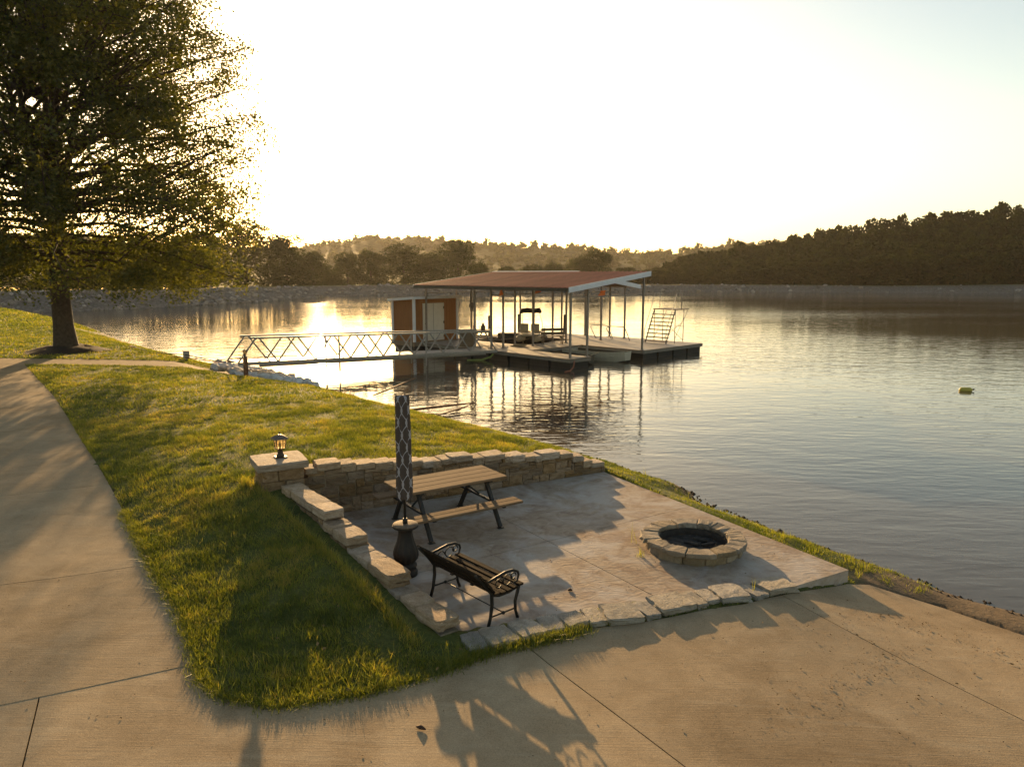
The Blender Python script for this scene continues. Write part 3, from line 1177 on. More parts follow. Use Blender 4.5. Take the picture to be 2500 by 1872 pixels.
def build_wood():
    r = np.random.default_rng(5)
    pool = [far_crown(60 + i, 1900, rx, rx, h, 1.05) for i, (rx, h) in enumerate(((6, 15), (5.2, 14), (5.6, 12.5), (6.6, 16)))]
    sky_u = [1540, 1600, 1700, 1790, 1900, 2000, 2100, 2200, 2300, 2400, 2500, 2700]
    sky_v = [668, 650, 612, 596, 583, 562, 545, 530, 520, 510, 505, 495]
    V, Fc, T = [], [], []
    o = 0
    def put(X, Y, base, k, sc, sz):
        nonlocal o
        v, f, t = pool[k]
        a = r.uniform(0, 6.28)
        q = v * (sc, sc, sz)
        q = np.c_[q[:, 0] * math.cos(a) - q[:, 1] * math.sin(a), q[:, 0] * math.sin(a) + q[:, 1] * math.cos(a), q[:, 2]] + (X, Y, base)
        V.append(q); Fc.append(f + o); T.append(np.clip(t + r.normal() * 0.12, 0, 1))
        o += len(v)
    rows = 6
    for row in range(rows):
        g = row / (rows - 1)
        u = 1500 + r.uniform(0, 25)
        while u < 2680:
            top = np.interp(u, sky_u, sky_v)
            frac = 0.42 + 0.58 * g
            v_t = 690 - (690 - top) * frac - r.normal() * 5
            bank = np.interp(u, [1500, 1900, 2150, 2700], [200, 192, 182, 168])
            Y = bank + g * 55 + r.uniform(-4, 4)
            z_top = EYE + Vt(v_t) * Y
            hh = min(r.uniform(11, 16), z_top - 1.0)
            if hh > 3:
                k = int(r.integers(4))
                ph = (15, 14, 12.5, 16)[k]
                sc = r.uniform(0.6, 0.95)
                put(U(u) * Y, Y, z_top - hh, k, sc, hh / ph)
            u += r.uniform(26, 44)
    me = np_mesh('wood', np.vstack(V), np.vstack(Fc), 'shaded_wood_leaf', np.concatenate(T))
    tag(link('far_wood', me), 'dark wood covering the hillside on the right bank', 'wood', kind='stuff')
    # the wooded slope's own ground
    xs = np.linspace(40, 330, 40)
    ds = np.linspace(0, 110, 14)
    P = []
    for d in ds:
        y0 = np.interp(xs, [40, 90, 160, 330], [196, 184, 172, 150]) + d
        uu = xs / y0 * 1770 * 1.0114 + 1250
        top = np.interp(uu, sky_u, sky_v)
        zt = EYE + (668 - top) / 1770 * y0 - 15
        z = np.maximum(0.6, 1.0 + np.maximum(0, zt - 1.0) * np.clip(d / 55, 0, 1.3))
        P.append(np.c_[xs, y0, z])
    P = np.vstack(P)
    i = np.arange(len(ds) * len(xs)).reshape(len(ds), len(xs))
    f = np.c_[i[:-1, :-1].ravel(), i[:-1, 1:].ravel(), i[1:, 1:].ravel(), i[1:, :-1].ravel()]
    tag(link('wooded_slope_terrain', np_mesh('wooded_slope_terrain', P, f, 'hill_forest', smooth=True)), kind='structure')


build_wood()


def build_hill_woods():
    r = np.random.default_rng(66)
    ob = bpy.data.objects['hills']
    co = np.array([v.co[:] for v in ob.data.vertices])
    pool = [far_crown(80 + i, 210, 5.0, 5.0, 9.0, 2.0) for i in range(5)]
    V, Fc, T = [], [], []
    o = 0
    for d in (430, 480, 520, 560, 590, 620, 650, 675, 700, 722):
        x = -0.34 * d
        while x < 0.42 * d:
            y = d + r.uniform(-12, 12)
            k = np.argmin((co[:, 0] - x) ** 2 + (co[:, 1] - y) ** 2)
            v, f, t = pool[int(r.integers(5))]
            sc = r.uniform(0.75, 1.35)
            V.append(v * (sc, sc, sc * r.uniform(0.8, 1.15)) + (x, y, co[k, 2] - 6.0)); Fc.append(f + o); T.append(np.clip(t + r.normal() * 0.15, 0, 1))
            o += len(v)
            x += r.uniform(5, 11)
    tag(link('hill_woods', np_mesh('hill_woods', np.vstack(V), np.vstack(Fc), 'far_leaf', np.concatenate(T))), 'hazy woods covering the distant ridge behind the dock', 'wood', kind='stuff')


build_hill_woods()


# ------------------------------------------------------------------ concrete slabs: driveway, walkway, patio
def cut_poly(poly, p, n):
    """half-plane clip keeping (q-p).n > 0"""
    out = []
    m = len(poly)
    for i in range(m):
        a, b = poly[i], poly[(i + 1) % m]
        da = (a[0] - p[0]) * n[0] + (a[1] - p[1]) * n[1]
        db = (b[0] - p[0]) * n[0] + (b[1] - p[1]) * n[1]
        if da >= 0:
            out.append(a)
        if (da >= 0) != (db >= 0):
            t = da / (da - db)
            out.append((a[0] + (b[0] - a[0]) * t, a[1] + (b[1] - a[1]) * t))
    return out


def split(polys, p, q, gap=0.014):
    """cut polygons along the line p-q, leaving a joint"""
    d = Vector((q[0] - p[0], q[1] - p[1])).normalized()
    n = (-d.y, d.x)
    res = []
    for po in polys:
        for sg in (1, -1):
            nn = (n[0] * sg, n[1] * sg)
            r_ = cut_poly(po, (p[0] + nn[0] * gap / 2, p[1] + nn[1] * gap / 2), nn)
            if len(r_) > 2:
                ar = abs(sum(r_[i][0] * r_[(i + 1) % len(r_)][1] - r_[(i + 1) % len(r_)][0] * r_[i][1] for i in range(len(r_)))) / 2
                if ar > 0.02:
                    res.append(r_)
    return res


def slab(name, poly, parent, mat, zf, depth, step=0.35):
    bm = bmesh.new()
    vs = [bm.verts.new((x, y, 0)) for x, y in poly]
    bm.faces.new(vs)
    bmesh.ops.remove_doubles(bm, verts=bm.verts, dist=1e-4)
    bm.normal_update()
    for f in bm.faces:
        if f.normal.z < 0:
            f.normal_flip()
    bmesh.ops.triangulate(bm, faces=bm.faces[:])
    xs = [p[0] for p in poly]
    ys = [p[1] for p in poly]
    for ax, lo, hi in ((0, min(xs), max(xs)), (1, min(ys), max(ys))):
        st = max(step, (hi - lo) / 40)
        c = lo + st
        while c < hi:
            co = (c, 0, 0) if ax == 0 else (0, c, 0)
            no = (1, 0, 0) if ax == 0 else (0, 1, 0)
            bmesh.ops.bisect_plane(bm, geom=bm.verts[:] + bm.edges[:] + bm.faces[:], plane_co=co, plane_no=no)
            c += st
    co = np.array([v.co[:] for v in bm.verts])
    z = zf(co[:, 0], co[:, 1])
    top = bm.faces[:]
    for v, zz in zip(bm.verts, z):
        v.co.z = zz
    ex = bmesh.ops.extrude_face_region(bm, geom=[e for e in bm.edges if e.is_boundary])
    for g in ex['geom']:
        if isinstance(g, bmesh.types.BMVert):
            g.co.z -= depth
    bmesh.ops.recalc_face_normals(bm, faces=bm.faces[:])
    me = bpy.data.meshes.new(name)
    bm.to_mesh(me)
    bm.free()
    me.materials.append(MATS[mat])
    return link(name, me, parent)


def zdrive(x, y):
    return land_z(x, y)[0].clip(0.02) + 0.004


drive = tag(thing('driveway', None, None), kind='structure')
polys = [DRIVE]
for p, q in (((0.27, 7.3), (1.46, 5.48)), ((3.45, 8.80), (4.5, 7.0)), ((-4.3, 6.0), (-4.0, 5.4))):
    if p[0] < -4:
        polys = [r_ for po in polys for r_ in (split([po], p, q) if min(v[0] for v in po) < -5 else [po])]
    else:
        polys = split(polys, p, q)
for po in polys:
    slab('slab', po, drive, 'drive_concrete', zdrive, 0.12)

walk = tag(thing('walkway', None, None), kind='structure')
wp = [WALK_L + WALK_R[::-1]]
wp[0] = cut_poly(wp[0], (-4.6, 6.08), (-0.33, 0.944))     # joint against the driveway
for p, q in (((-6.45, 8.66), (-4.98, 9.23)), ((-8.7, 11.9), (-7.2, 12.4)), ((-11.1, 15.4), (-9.6, 15.9)), ((-13.9, 19.2), (-12.2, 19.7)), ((-17, 23.6), (-15, 24.2))):
    wp = split(wp, p, q)
for po in wp:
    slab('slab', po, walk, 'walk_concrete', lambda x, y: zdrive(x, y) + 0.004, 0.1, 0.5)
bp = [BRANCH]
for xx in (-21, -18.4, -16, -13.6):
    bp = split(bp, (xx, 27), (xx + 0.05, 30))
for po in bp:
    slab('slab', po, walk, 'walk_concrete', lambda x, y: zdrive(x, y) + 0.008, 0.1, 0.6)

patio = tag(thing('patio', None, None), kind='structure')
pp = [PATIO]
for p, q in (((1.39, 9.35), (1.92, 8.55)), ((1.67, 11.34), (2.99, 12.19))):
    pp = split(pp, p, q, 0.012)
for po in pp:
    slab('slab', po, patio, 'patio_concrete', lambda x, y: PATIO_Z + (vnoise(x, y, 0.8, 31) - 0.5) * 0.008, 0.42, 0.5)

# ------------------------------------------------------------------ stone walls
WS = [stone_proto('wall_stone_mesh', 'wall_stone', i, 2, 0.07, 0.06) for i in range(9)]
CS = [stone_proto('cap_stone_mesh', 'cap_stone', 20 + i, 4, 0.06, 0.06) for i in range(7)]
ES = [stone_proto('edging_stone_mesh', 'edging_stone', 40 + i, 4, 0.08, 0.05) for i in range(5)]


def pack(width, height_at, unit_w, unit_h, r):
    """random ashlar: rectangles (s, z, w, h) under a height profile"""
    nx, nz = int(width / unit_w), 20
    occ = np.zeros((nx, nz), bool)
    out = []
    for k in range(nz):
        for i in range(nx):
            if occ[i, k] or (k + 0.6) * unit_h > height_at((i + 0.5) * unit_w):
                continue
            w_ = int(r.integers(2, 7))
            h_ = int(r.choice([1, 1, 2, 2, 3]))
            if h_ == 3:
                w_ = min(w_, 4)
            while w_ > 1 and (i + w_ > nx or occ[i:i + w_, k].any()):
                w_ -= 1
            while h_ > 1 and (occ[i:i + w_, k + h_ - 1].any() or (k + h_) * unit_h > height_at((i + w_ / 2) * unit_w) + 0.02):
                h_ -= 1
            occ[i:i + w_, k:k + h_] = True
            out.append((i * unit_w, k * unit_h, w_ * unit_w, h_ * unit_h))
    return out


def wall_run(root, A, B, thick, top_profile, side, z0, r, caps, cap_w, cap_over=0.0):
    """stones laid along A-B; side = +1 body lies left of the line. caps: list of (s0, s1, z_top, thickness)"""
    A, B = Vector(A), Vector(B)
    L = (B - A).length
    d = (B - A) / L
    n = Vector((-d.y, d.x)) * side
    rz = math.atan2(d.y, d.x)
    for (s, z, w_, h_) in pack(L, top_profile, 0.075, 0.072, r):
        c = A + d * (s + w_ / 2) + n * (thick / 2 + r.uniform(-0.012, 0.012))
        place('stone', WS[int(r.integers(len(WS)))], root, (c.x, c.y, z0 + z + h_ / 2), rz + r.normal() * 0.012, (w_ - 0.004, thick, h_ - 0.003))
    for (s0, s1, zt, th) in caps:
        c = A + d * ((s0 + s1) / 2) + n * (cap_w / 2 - cap_over)
        place('cap_stone', CS[int(r.integers(len(CS)))], root, (c.x, c.y, zt - th / 2), rz + r.normal() * 0.02, ((s1 - s0) * 1.0 + 0.01, cap_w * r.uniform(0.95, 1.06), th), (r.normal() * 0.015, r.normal() * 0.015))


def mortar(root, A, B, thick, side, z0, prof, inset=0.035):
    """recessed mortar core behind the stone faces"""
    A, B = Vector(A), Vector(B)
    L = (B - A).length
    d = (B - A) / L
    n = Vector((-d.y, d.x)) * side
    m = MB()
    N = 14
    for i in range(N):
        s0, s1 = L * i / N, L * (i + 1) / N
        h = min(prof(s0), prof(s1), prof((s0 + s1) / 2)) - 0.02
        if h < 0.05:
            continue
        p = [A + d * s0 + n * inset, A + d * s1 + n * inset, A + d * s1 + n * (thick - inset), A + d * s0 + n * (thick - inset)]
        if side < 0:
            p = p[::-1]
        m.hexa([(q.x, q.y, z0 - 0.1) for q in p] + [(q.x, q.y, z0 + h) for q in p])
    m.build('mortar_core', 'pit_stone', root)


r1 = np.random.default_rng(3)
LW = (Vector(WALL_B) - Vector(WALL_A)).length
FAR_CAPS = []
prof_s = [0.0, 0.75, 1.0, 2.1, 2.5, 3.2, 3.9, 4.6, 5.2, 5.75, 6.4]
edges = [0.42, 0.62, 1.02, 1.28, 1.62, 1.95, 2.2, 2.5, 2.7, 2.86, 3.06, 3.5, 3.74, 4.18, 4.34, 4.62, 4.84, 4.98, 5.42, 5.72, 5.98, 6.2, 6.5]
tops = [1.20, 1.26, 1.21, 1.17, 1.15, 1.12, 1.09, 1.06, 1.05, 1.06, 1.08, 1.01, 1.02, 0.95, 0.95, 0.89, 0.88, 0.91, 0.85, 0.76, 0.64, 0.56]
for i in range(len(tops)):
    FAR_CAPS.append((edges[i], edges[i + 1], tops[i], 0.105 + 0.02 * (i % 3)))


def far_prof(s):
    for (a, b, z, t) in FAR_CAPS:
        if a <= s < b:
            return z - t - PATIO_Z + 0.02
    return 1.16 - 0.1 - PATIO_Z if s < 1 else 0.1


fw = thing('retaining_wall', 'stepped tan stone retaining wall along the far side of the patio, ending near the water', 'wall', (WALL_A[0], WALL_A[1], PATIO_Z))
far_caps_ext = FAR_CAPS
Bx = (WALL_A[0] + (WALL_B[0] - WALL_A[0]) * 6.55 / LW, WALL_A[1] + (WALL_B[1] - WALL_A[1]) * 6.55 / LW)
wall_run(fw, WALL_A, Bx, 0.34, far_prof, 1, PATIO_Z - 0.02, r1, far_caps_ext, 0.36, 0.03)
mortar(fw, WALL_A, Bx, 0.34, 1, PATIO_Z, far_prof)

LL = (Vector(LEFT_B) - Vector(LEFT_A)).length
LEFT_CAPS = [(0.25, 0.62, 1.06, .13), (0.62, 1.0, 1.055, .13), (1.0, 1.45, 1.055, .13), (1.45, 1.93, 1.06, .14),
             (1.85, 2.18, 0.90, .12), (2.18, 2.66, 0.89, .13), (2.62, 2.9, 0.745, .12), (2.9, 3.22, 0.74, .12), (3.22, 3.82, 0.745, .13), (3.74, 4.05, 0.58, .11), (4.05, 4.40, 0.585, .12), (4.40, 4.90, 0.575, .13)]


def left_prof(s):
    for (a, b, z, t) in LEFT_CAPS:
        if a <= s < b:
            return z - t - PATIO_Z + 0.02
    return 0.5 if s < 1 else 0.1


lw = thing('retaining_wall', 'low stone wall stepping down beside the lawn from the pillar towards the bench', 'wall', (LEFT_A[0], LEFT_A[1], PATIO_Z))
dl = (Vector(LEFT_B) - Vector(LEFT_A)).normalized()
nl = Vector((-dl.y, dl.x))
LA = (LEFT_A[0] - nl.x * 0.15, LEFT_A[1] - nl.y * 0.15)
LB = (LEFT_B[0] - nl.x * 0.15, LEFT_B[1] - nl.y * 0.15)
wall_run(lw, LA, LB, 0.30, left_prof, 1, PATIO_Z - 0.02, r1, LEFT_CAPS, 0.315, 0.008)
mortar(lw, LA, LB, 0.30, 1, PATIO_Z, left_prof)

# pillar with cap
PIL = Vector((-3.84, 11.62))
pang = math.atan2(WALL_B[1] - WALL_A[1], WALL_B[0] - WALL_A[0])
pil = thing('stone_pillar', 'square stone pillar with a flat cap slab at the corner of the two walls', 'pillar', (PIL.x, PIL.y, PATIO_Z))
pu, pv = Vector((math.cos(pang), math.sin(pang))), Vector((-math.sin(pang), math.cos(pang)))
ph = 0.70
for sgn, du, dv in ((1, pu, pv), (-1, pu, pv), (1, pv, pu), (-1, pv, pu)):
    a = PIL - du * 0.33 + dv * sgn * 0.33
    for k in range(5):
        z = k * 0.187
        cuts = [0, r1.uniform(.2, .42), 0.66]
        for q in range(2):
            w_ = cuts[q + 1] - cuts[q]
            c = a + du * (cuts[q] + w_ / 2) - dv * sgn * 0.06
            place('stone', WS[int(r1.integers(len(WS)))], pil, (c.x, c.y, PATIO_Z + z + 0.093), math.atan2(du.y, du.x), (w_ - 0.005, 0.13, 0.18))
mm = MB()
mm.box((PIL.x, PIL.y, PATIO_Z + 0.45), (0.56, 0.56, 0.94), pang)
mm.build('mortar_core', 'pit_stone', pil)
place('cap_stone', stone_proto('pillar_cap_mesh', 'cap_stone', 77, 4, 0.02, 0.035), pil, (PIL.x, PIL.y, 1.345), pang, (0.82, 0.80, 0.125))

# edging stones along the front of the patio
eg = thing('stone_edging', 'row of rough grey edging stones along the front of the patio', 'edging', (1.2, 8.1, 0.3))
path = [(-0.52, 7.42), (-0.1, 7.62), (0.40, 7.86), (0.92, 8.06), (1.45, 8.18), (1.95, 8.42), (2.45, 8.62), (2.95, 8.76), (3.52, 9.02)]
seg = []
acc = 0
cum = [0]
for a, b in zip(path[:-1], path[1:]):
    cum.append(cum[-1] + math.dist(a, b))
pos = 0.0
widths = [0.22, 0.36, 0.34, 0.26, 0.30, 0.22, 0.46, 0.22, 0.50, 0.18, 0.20, 0.42, 0.24, 0.52, 0.30, 0.44]
hts = [.05, .055, .06, .05, .055, .05, .07, .045, .07, .045, .05, .07, .04, .07, .045, .075]
for w_, h_ in zip(widths, hts):
    s = pos + w_ / 2
    if s > cum[-1]:
        break
    x = np.interp(s, cum, [p[0] for p in path])
    y = np.interp(s, cum, [p[1] for p in path])
    x2 = np.interp(s + 0.05, cum, [p[0] for p in path])
    y2 = np.interp(s + 0.05, cum, [p[1] for p in path])
    a = math.atan2(y2 - y, x2 - x)
    zb = gz(x, y)
    place('stone', ES[int(r1.integers(5))], eg, (x, y, zb + h_ / 2), a + r1.normal() * 0.05, (w_ * 1.0, 0.36 * r1.uniform(.9, 1.15), h_ + 0.03), (r1.normal() * 0.03, r1.normal() * 0.03))
    pos += w_ + 0.006

# ------------------------------------------------------------------ fire pit
PC = (2.70, 10.33)
fp = thing('fire_pit', 'round stone fire pit ring on the patio near the water', 'fire pit', (PC[0], PC[1], PATIO_Z))


def wedge(parent, name, mat, a0, a1, r0, r1_, z0, z1, r, n=4, jit=0.012):
    m = MB()
    vs, fs = [], []
    cols = n + 1
    for zi, z in enumerate((z0, z1)):
        for ri, rr in enumerate((r0, r1_)):
            for k in range(cols):
                t = a0 + (a1 - a0) * k / n
                j = r.normal() * jit
                vs.append((PC[0] + (rr + j) * math.cos(t), PC[1] + (rr + j) * math.sin(t), PATIO_Z + z + r.normal() * jit * 0.5))
    idx = lambda zi, ri, k: (zi * 2 + ri) * cols + k
    for k in range(n):
        fs.append((idx(1, 0, k), idx(1, 1, k), idx(1, 1, k + 1), idx(1, 0, k + 1)))
        fs.append((idx(0, 0, k), idx(0, 0, k + 1), idx(0, 1, k + 1), idx(0, 1, k)))
        fs.append((idx(0, 1, k), idx(0, 1, k + 1), idx(1, 1, k + 1), idx(1, 1, k)))
        fs.append((idx(0, 0, k), idx(1, 0, k), idx(1, 0, k + 1), idx(0, 0, k + 1)))
    fs.append((idx(0, 0, 0), idx(0, 1, 0), idx(1, 1, 0), idx(1, 0, 0)))
    fs.append((idx(0, 0, n), idx(1, 0, n), idx(1, 1, n), idx(0, 1, n)))
    m.add(vs, fs)
    bm = bmesh.new()
    me = m.mesh(name, mat, origin_of(parent))
    bm.from_mesh(me)
    bmesh.ops.bevel(bm, geom=[e for e in bm.edges if e.calc_face_angle(0) > 0.6], offset=0.012, segments=1, affect='EDGES')
    bm.to_mesh(me)
    bm.free()
    return link(name, me, parent)


r2 = np.random.default_rng(8)
a = 0.2
na = 12
ang = [a + 2 * math.pi * (k + r2.uniform(-.14, .14)) / na for k in range(na)]
for k in range(na):
    a1 = ang[(k + 1) % na] + (2 * math.pi if k == na - 1 else 0)
    o_ = r2.normal() * 0.012
    wedge(fp, 'cap_stone', 'pit_stone', ang[k] + 0.006, a1 - 0.006, 0.505, 0.765 + o_, 0.135 + r2.normal() * 0.003, 0.205 + r2.normal() * 0.005, r2)
for course, (z0, z1) in enumerate(((0.0, 0.136),)):
    nw = 13
    st = r2.uniform(0, 1)
    an = [st + 2 * math.pi * (k + r2.uniform(-.18, .18)) / nw for k in range(nw)]
    for k in range(nw):
        a1 = an[(k + 1) % nw] + (2 * math.pi if k == nw - 1 else 0)
        wedge(fp, 'stone', 'pit_stone', an[k] + 0.008, a1 - 0.008, 0.53, 0.70 + r2.normal() * 0.008, z0, z1, r2, 3)
m = MB()
vs = [(PC[0], PC[1], PATIO_Z + 0.035)]
for rr in (0.25, 0.51):
    for k in range(24):
        t = 2 * math.pi * k / 24
        vs.append((PC[0] + rr * math.cos(t), PC[1] + rr * math.sin(t), PATIO_Z + 0.022 + r2.normal() * 0.008))
fs = [(0, 1 + k, 1 + (k + 1) % 24) for k in range(24)] + [(1 + k, 25 + k, 25 + (k + 1) % 24, 1 + (k + 1) % 24) for k in range(24)]
m.add(vs, fs)
m.build('ash_bed', 'ash', fp)
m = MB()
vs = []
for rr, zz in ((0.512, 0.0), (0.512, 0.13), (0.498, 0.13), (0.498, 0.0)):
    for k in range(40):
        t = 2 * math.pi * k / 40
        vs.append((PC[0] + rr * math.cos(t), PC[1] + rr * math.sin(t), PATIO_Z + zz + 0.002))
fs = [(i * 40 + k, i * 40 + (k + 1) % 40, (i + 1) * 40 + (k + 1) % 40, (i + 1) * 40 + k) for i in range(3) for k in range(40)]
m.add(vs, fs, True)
m.build('shade_liner', 'soot_shade', fp)  # added dark lining: shade on the inner wall put into its colour
for k in range(7):
    t = r2.uniform(0, 6.28)
    rr = r2.uniform(0.05, 0.36)
    c = Vector((PC[0] + rr * math.cos(t), PC[1] + rr * math.sin(t), PATIO_Z + 0.055))
    d = Vector((math.cos(t * 3), math.sin(t * 3), r2.uniform(-.15, .15))) * r2.uniform(.06, .13)
    m = MB()
    m.tube([c - d, c, c + d], [0.022, 0.028, 0.018], 6)
    m.build('charred_log', 'ash', fp)

# ------------------------------------------------------------------ picnic table on the patio
TC = Vector((-1.07, 11.42))
ta = R(33.4)
tu, tv = Vector((math.cos(ta), math.sin(ta))), Vector((-math.sin(ta), math.cos(ta)))


def tp(u, v, z):
    q = TC + tu * u + tv * v
    return (q.x, q.y, PATIO_Z + z)


pt = thing('picnic_table', 'wooden plank picnic table with black steel legs and attached benches on the patio', 'picnic table', (TC.x, TC.y, PATIO_Z))
PLANK = {}


def plank(parent, name, L, W, H, u, v, z, mat='table_plank'):
    key = (round(L, 3), round(W, 3), round(H, 3), mat)
    if key not in PLANK:
        m = MB()
        m.box((0, 0, 0), (L, W, H), bevel=0.006)
        PLANK[key] = m.mesh('plank', mat)
    return place(name, PLANK[key], parent, tp(u, v, z), ta)


for k in range(4):
    plank(pt, 'table_plank', 1.84, 0.200, 0.04, 0, -0.3135 + k * 0.209, 0.74)
for sg in (-1, 1):
    for k in range(2):
        plank(pt, 'bench_plank', 1.90, 0.135, 0.038, 0, sg * (0.70 + (k - 0.5) * 0.142), 0.425)
for su in (-0.62, 0.62):
    for sg in (-1, 1):
        m = MB()
        m.bar(tp(su, sg * 0.20, 0.715), tp(su, sg * 0.66, 0.02), 0.055, 0.055, tuple(tu.to_3d()))
        m.box(tp(su, sg * 0.665, 0.008), (0.10, 0.07, 0.014), ta)
        m.build('leg', 'black_steel', pt)
    m = MB()
    m.bar(tp(su + 0.001, -0.79, 0.385), tp(su + 0.001, 0.79, 0.385), 0.05, 0.035)
    m.build('bench_rail', 'black_steel', pt)
    m = MB()
    m.bar(tp(su, -0.38, 0.70), tp(su, 0.38, 0.70), 0.06, 0.03)
    m.build('top_rail', 'black_steel', pt)
    m = MB()
    m.tube([tp(su, 0, 0.40), tp(su * 0.45, 0, 0.70)], 0.016, 8)
    m.build('brace', 'black_steel', pt)

# ------------------------------------------------------------------ park bench
bd = Vector((0.66, -0.752)).normalized()       # along the bench, towards the camera
bf = Vector((-bd.y, bd.x))                      # facing direction
if bf.x < 0:
    bf = -bf
BO = Vector((-0.64, 8.28))                      # middle of the rear feet


def bp_(s, f, z):
    q = BO + bd * s + bf * f
    return Vector((q.x, q.y, PATIO_Z + z))


bn = thing('park_bench', 'black cast iron park bench with dark wooden slats beside the low wall', 'bench', (BO.x, BO.y, PATIO_Z))
for sg in (-1, 1):
    s = sg * 0.57
    m = MB()
    m.tube([bp_(s, -0.02, 0), bp_(s, 0.02, 0.12), bp_(s, 0.045, 0.28), bp_(s, 0.04, 0.41), bp_(s, -0.07, 0.56), bp_(s, -0.20, 0.70)], [0.02, 0.019, 0.022, 0.022, 0.02, 0.017], 8)
    m.build('rear_leg', 'black_iron', bn)
    m = MB()
    m.tube([bp_(s, 0.44, 0), bp_(s, 0.405, 0.10), bp_(s, 0.40, 0.22), bp_(s, 0.44, 0.33), bp_(s, 0.465, 0.41)], [0.02, 0.018, 0.019, 0.021, 0.02], 8)
    m.build('front_leg', 'black_iron', bn)
    m = MB()
    m.tube([bp_(s, 0.05, 0.39), bp_(s, 0.15, 0.36), bp_(s, 0.30, 0.36), bp_(s, 0.47, 0.40)], 0.018, 8)
    m.build('seat_bracket', 'black_iron', bn)
    m = MB()
    m.tube([bp_(s, -0.06, 0.555), bp_(s, 0.08, 0.585), bp_(s, 0.25, 0.615), bp_(s, 0.37, 0.61), bp_(s, 0.44, 0.575), bp_(s, 0.455, 0.53), bp_(s, 0.43, 0.46), bp_(s, 0.37, 0.45)], [0.014, 0.016, 0.018, 0.018, 0.016, 0.014, 0.012, 0.010], 8)
    arm = m.build('arm_rest', 'black_iron', bn)
    for cf, cz, rr in ((0.15, 0.50, 0.06), (0.28, 0.51, 0.075), (0.37, 0.535, 0.045)):
        m = MB()
        m.tube([bp_(s, cf + rr * math.cos(t) * (1 - t * 0.05), cz + rr * math.sin(t) * (1 - t * 0.05)) for t in np.linspace(0, 5.6, 14)], 0.008, 6)
        m.build('scroll', 'black_iron', arm)
    m = MB()
    m.tube([bp_(s, 0.02, 0.13), bp_(s, 0.41, 0.13)], 0.010, 6)
    m.tube([bp_(s, 0.19, 0.13), bp_(s, 0.215, 0.13), bp_(s, 0.24, 0.13)], [0.012, 0.024, 0.012], 8)
    m.build('stretcher', 'black_iron', bn)
m = MB()
m.tube([bp_(-0.57, 0.215, 0.13), bp_(0.57, 0.215, 0.13)], 0.007, 6)
m.build('tie_rod', 'black_iron', bn)
for k, (f, z, h) in enumerate(((0.085, 0.415, 0), (0.175, 0.405, 0), (0.265, 0.405, 0), (0.355, 0.415, 0), (0.445, 0.43, 0))):
    m = MB()
    m.bar(bp_(-0.63, f, z), bp_(0.63, f, z), 0.07, 0.026)
    m.build('seat_slat', 'bench_wood', bn)
for z, f in ((0.475, 0.015), (0.54, -0.03), (0.605, -0.085), (0.67, -0.145)):
    m = MB()
    m.bar(bp_(-0.63, f, z), bp_(0.63, f, z), 0.022, 0.078, tuple(Vector((-bf.x * 0.66, -bf.y * 0.66, 0.75))))
    m.build('back_slat', 'bench_wood', bn)
for sg in (-0.2, 0.2):
    m = MB()
    m.bar(bp_(sg, 0.03, 0.40), bp_(sg, 0.46, 0.40), 0.05, 0.012)
    m.build('cross_strap', 'black_iron', bn)

# ------------------------------------------------------------------ umbrella and its stand
UC = (-1.44, 9.38)
us = thing('umbrella_stand', 'black urn-shaped umbrella stand with a round tan top', 'umbrella stand', (UC[0], UC[1], PATIO_Z))
m = MB()
m.lathe((UC[0], UC[1], PATIO_Z), [(0.155, 0.0), (0.158, 0.05), (0.14, 0.075), (0.135, 0.10), (0.148, 0.125), (0.148, 0.15), (0.118, 0.175), (0.122, 0.19), (0.155, 0.23), (0.168, 0.28), (0.165, 0.33), (0.145, 0.40), (0.118, 0.47), (0.102, 0.54), (0.096, 0.60), (0.100, 0.64), (0.125, 0.665)], 48, 0.045, 12, 0.19, 0.55)
m.build('urn_body', 'dark_iron', us)
m = MB()
m.lathe((UC[0], UC[1], PATIO_Z), [(0.13, 0.665), (0.165, 0.672), (0.176, 0.682), (0.176, 0.70), (0.170, 0.704)], 40)
m.build('top_rim', 'dark_iron', us)
m = MB()
m.lathe((UC[0], UC[1], PATIO_Z), [(0.170, 0.7045), (0.172, 0.712), (0.165, 0.722), (0.06, 0.726)], 40)
m.build('top_disc', 'stand_top', us)
ub = thing('closed_umbrella', 'closed patio umbrella with grey fabric and pale trellis pattern', 'umbrella', (UC[0], UC[1], PATIO_Z + 0.727))
m = MB()
m.tube([(UC[0], UC[1], PATIO_Z + 0.728), (UC[0], UC[1], PATIO_Z + 2.40)], 0.019, 12)
m.lathe((UC[0], UC[1], PATIO_Z + 0.728), [(0.034, 0), (0.034, 0.06), (0.028, 0.07)], 16)
m.build('pole', 'black_steel', ub)
m = MB()
vs, fs = [], []
nz, nt = 26, 56
for i in range(nz):
    z = 1.08 + (2.46 - 1.08) * i / (nz - 1)
    t_ = i / (nz - 1)
    rr = 0.096 - 0.004 * t_ + 0.006 * math.sin(9 * t_) * math.sin(4 * t_ + 1)
    if t_ > 0.985:
        rr *= 0.92
    for k in range(nt):
        a = 2 * math.pi * k / nt
        q = rr * (1 + 0.14 * math.cos(8 * a + 1.2 * math.sin(3 * t_)) + 0.03 * math.sin(3 * a + 5 * t_))
        zz = z + (0.022 * math.cos(8 * a) if i == 0 else 0) + (0.01 * math.cos(8 * a) if i == nz - 1 else 0)
        vs.append((UC[0] + q * math.cos(a), UC[1] + q * math.sin(a), PATIO_Z + zz))
for i in range(nz - 1):
    for k in range(nt):
        fs.append((i * nt + k, i * nt + (k + 1) % nt, (i + 1) * nt + (k + 1) % nt, (i + 1) * nt + k))
o0 = len(vs)
vs.append((UC[0], UC[1], PATIO_Z + 2.475))
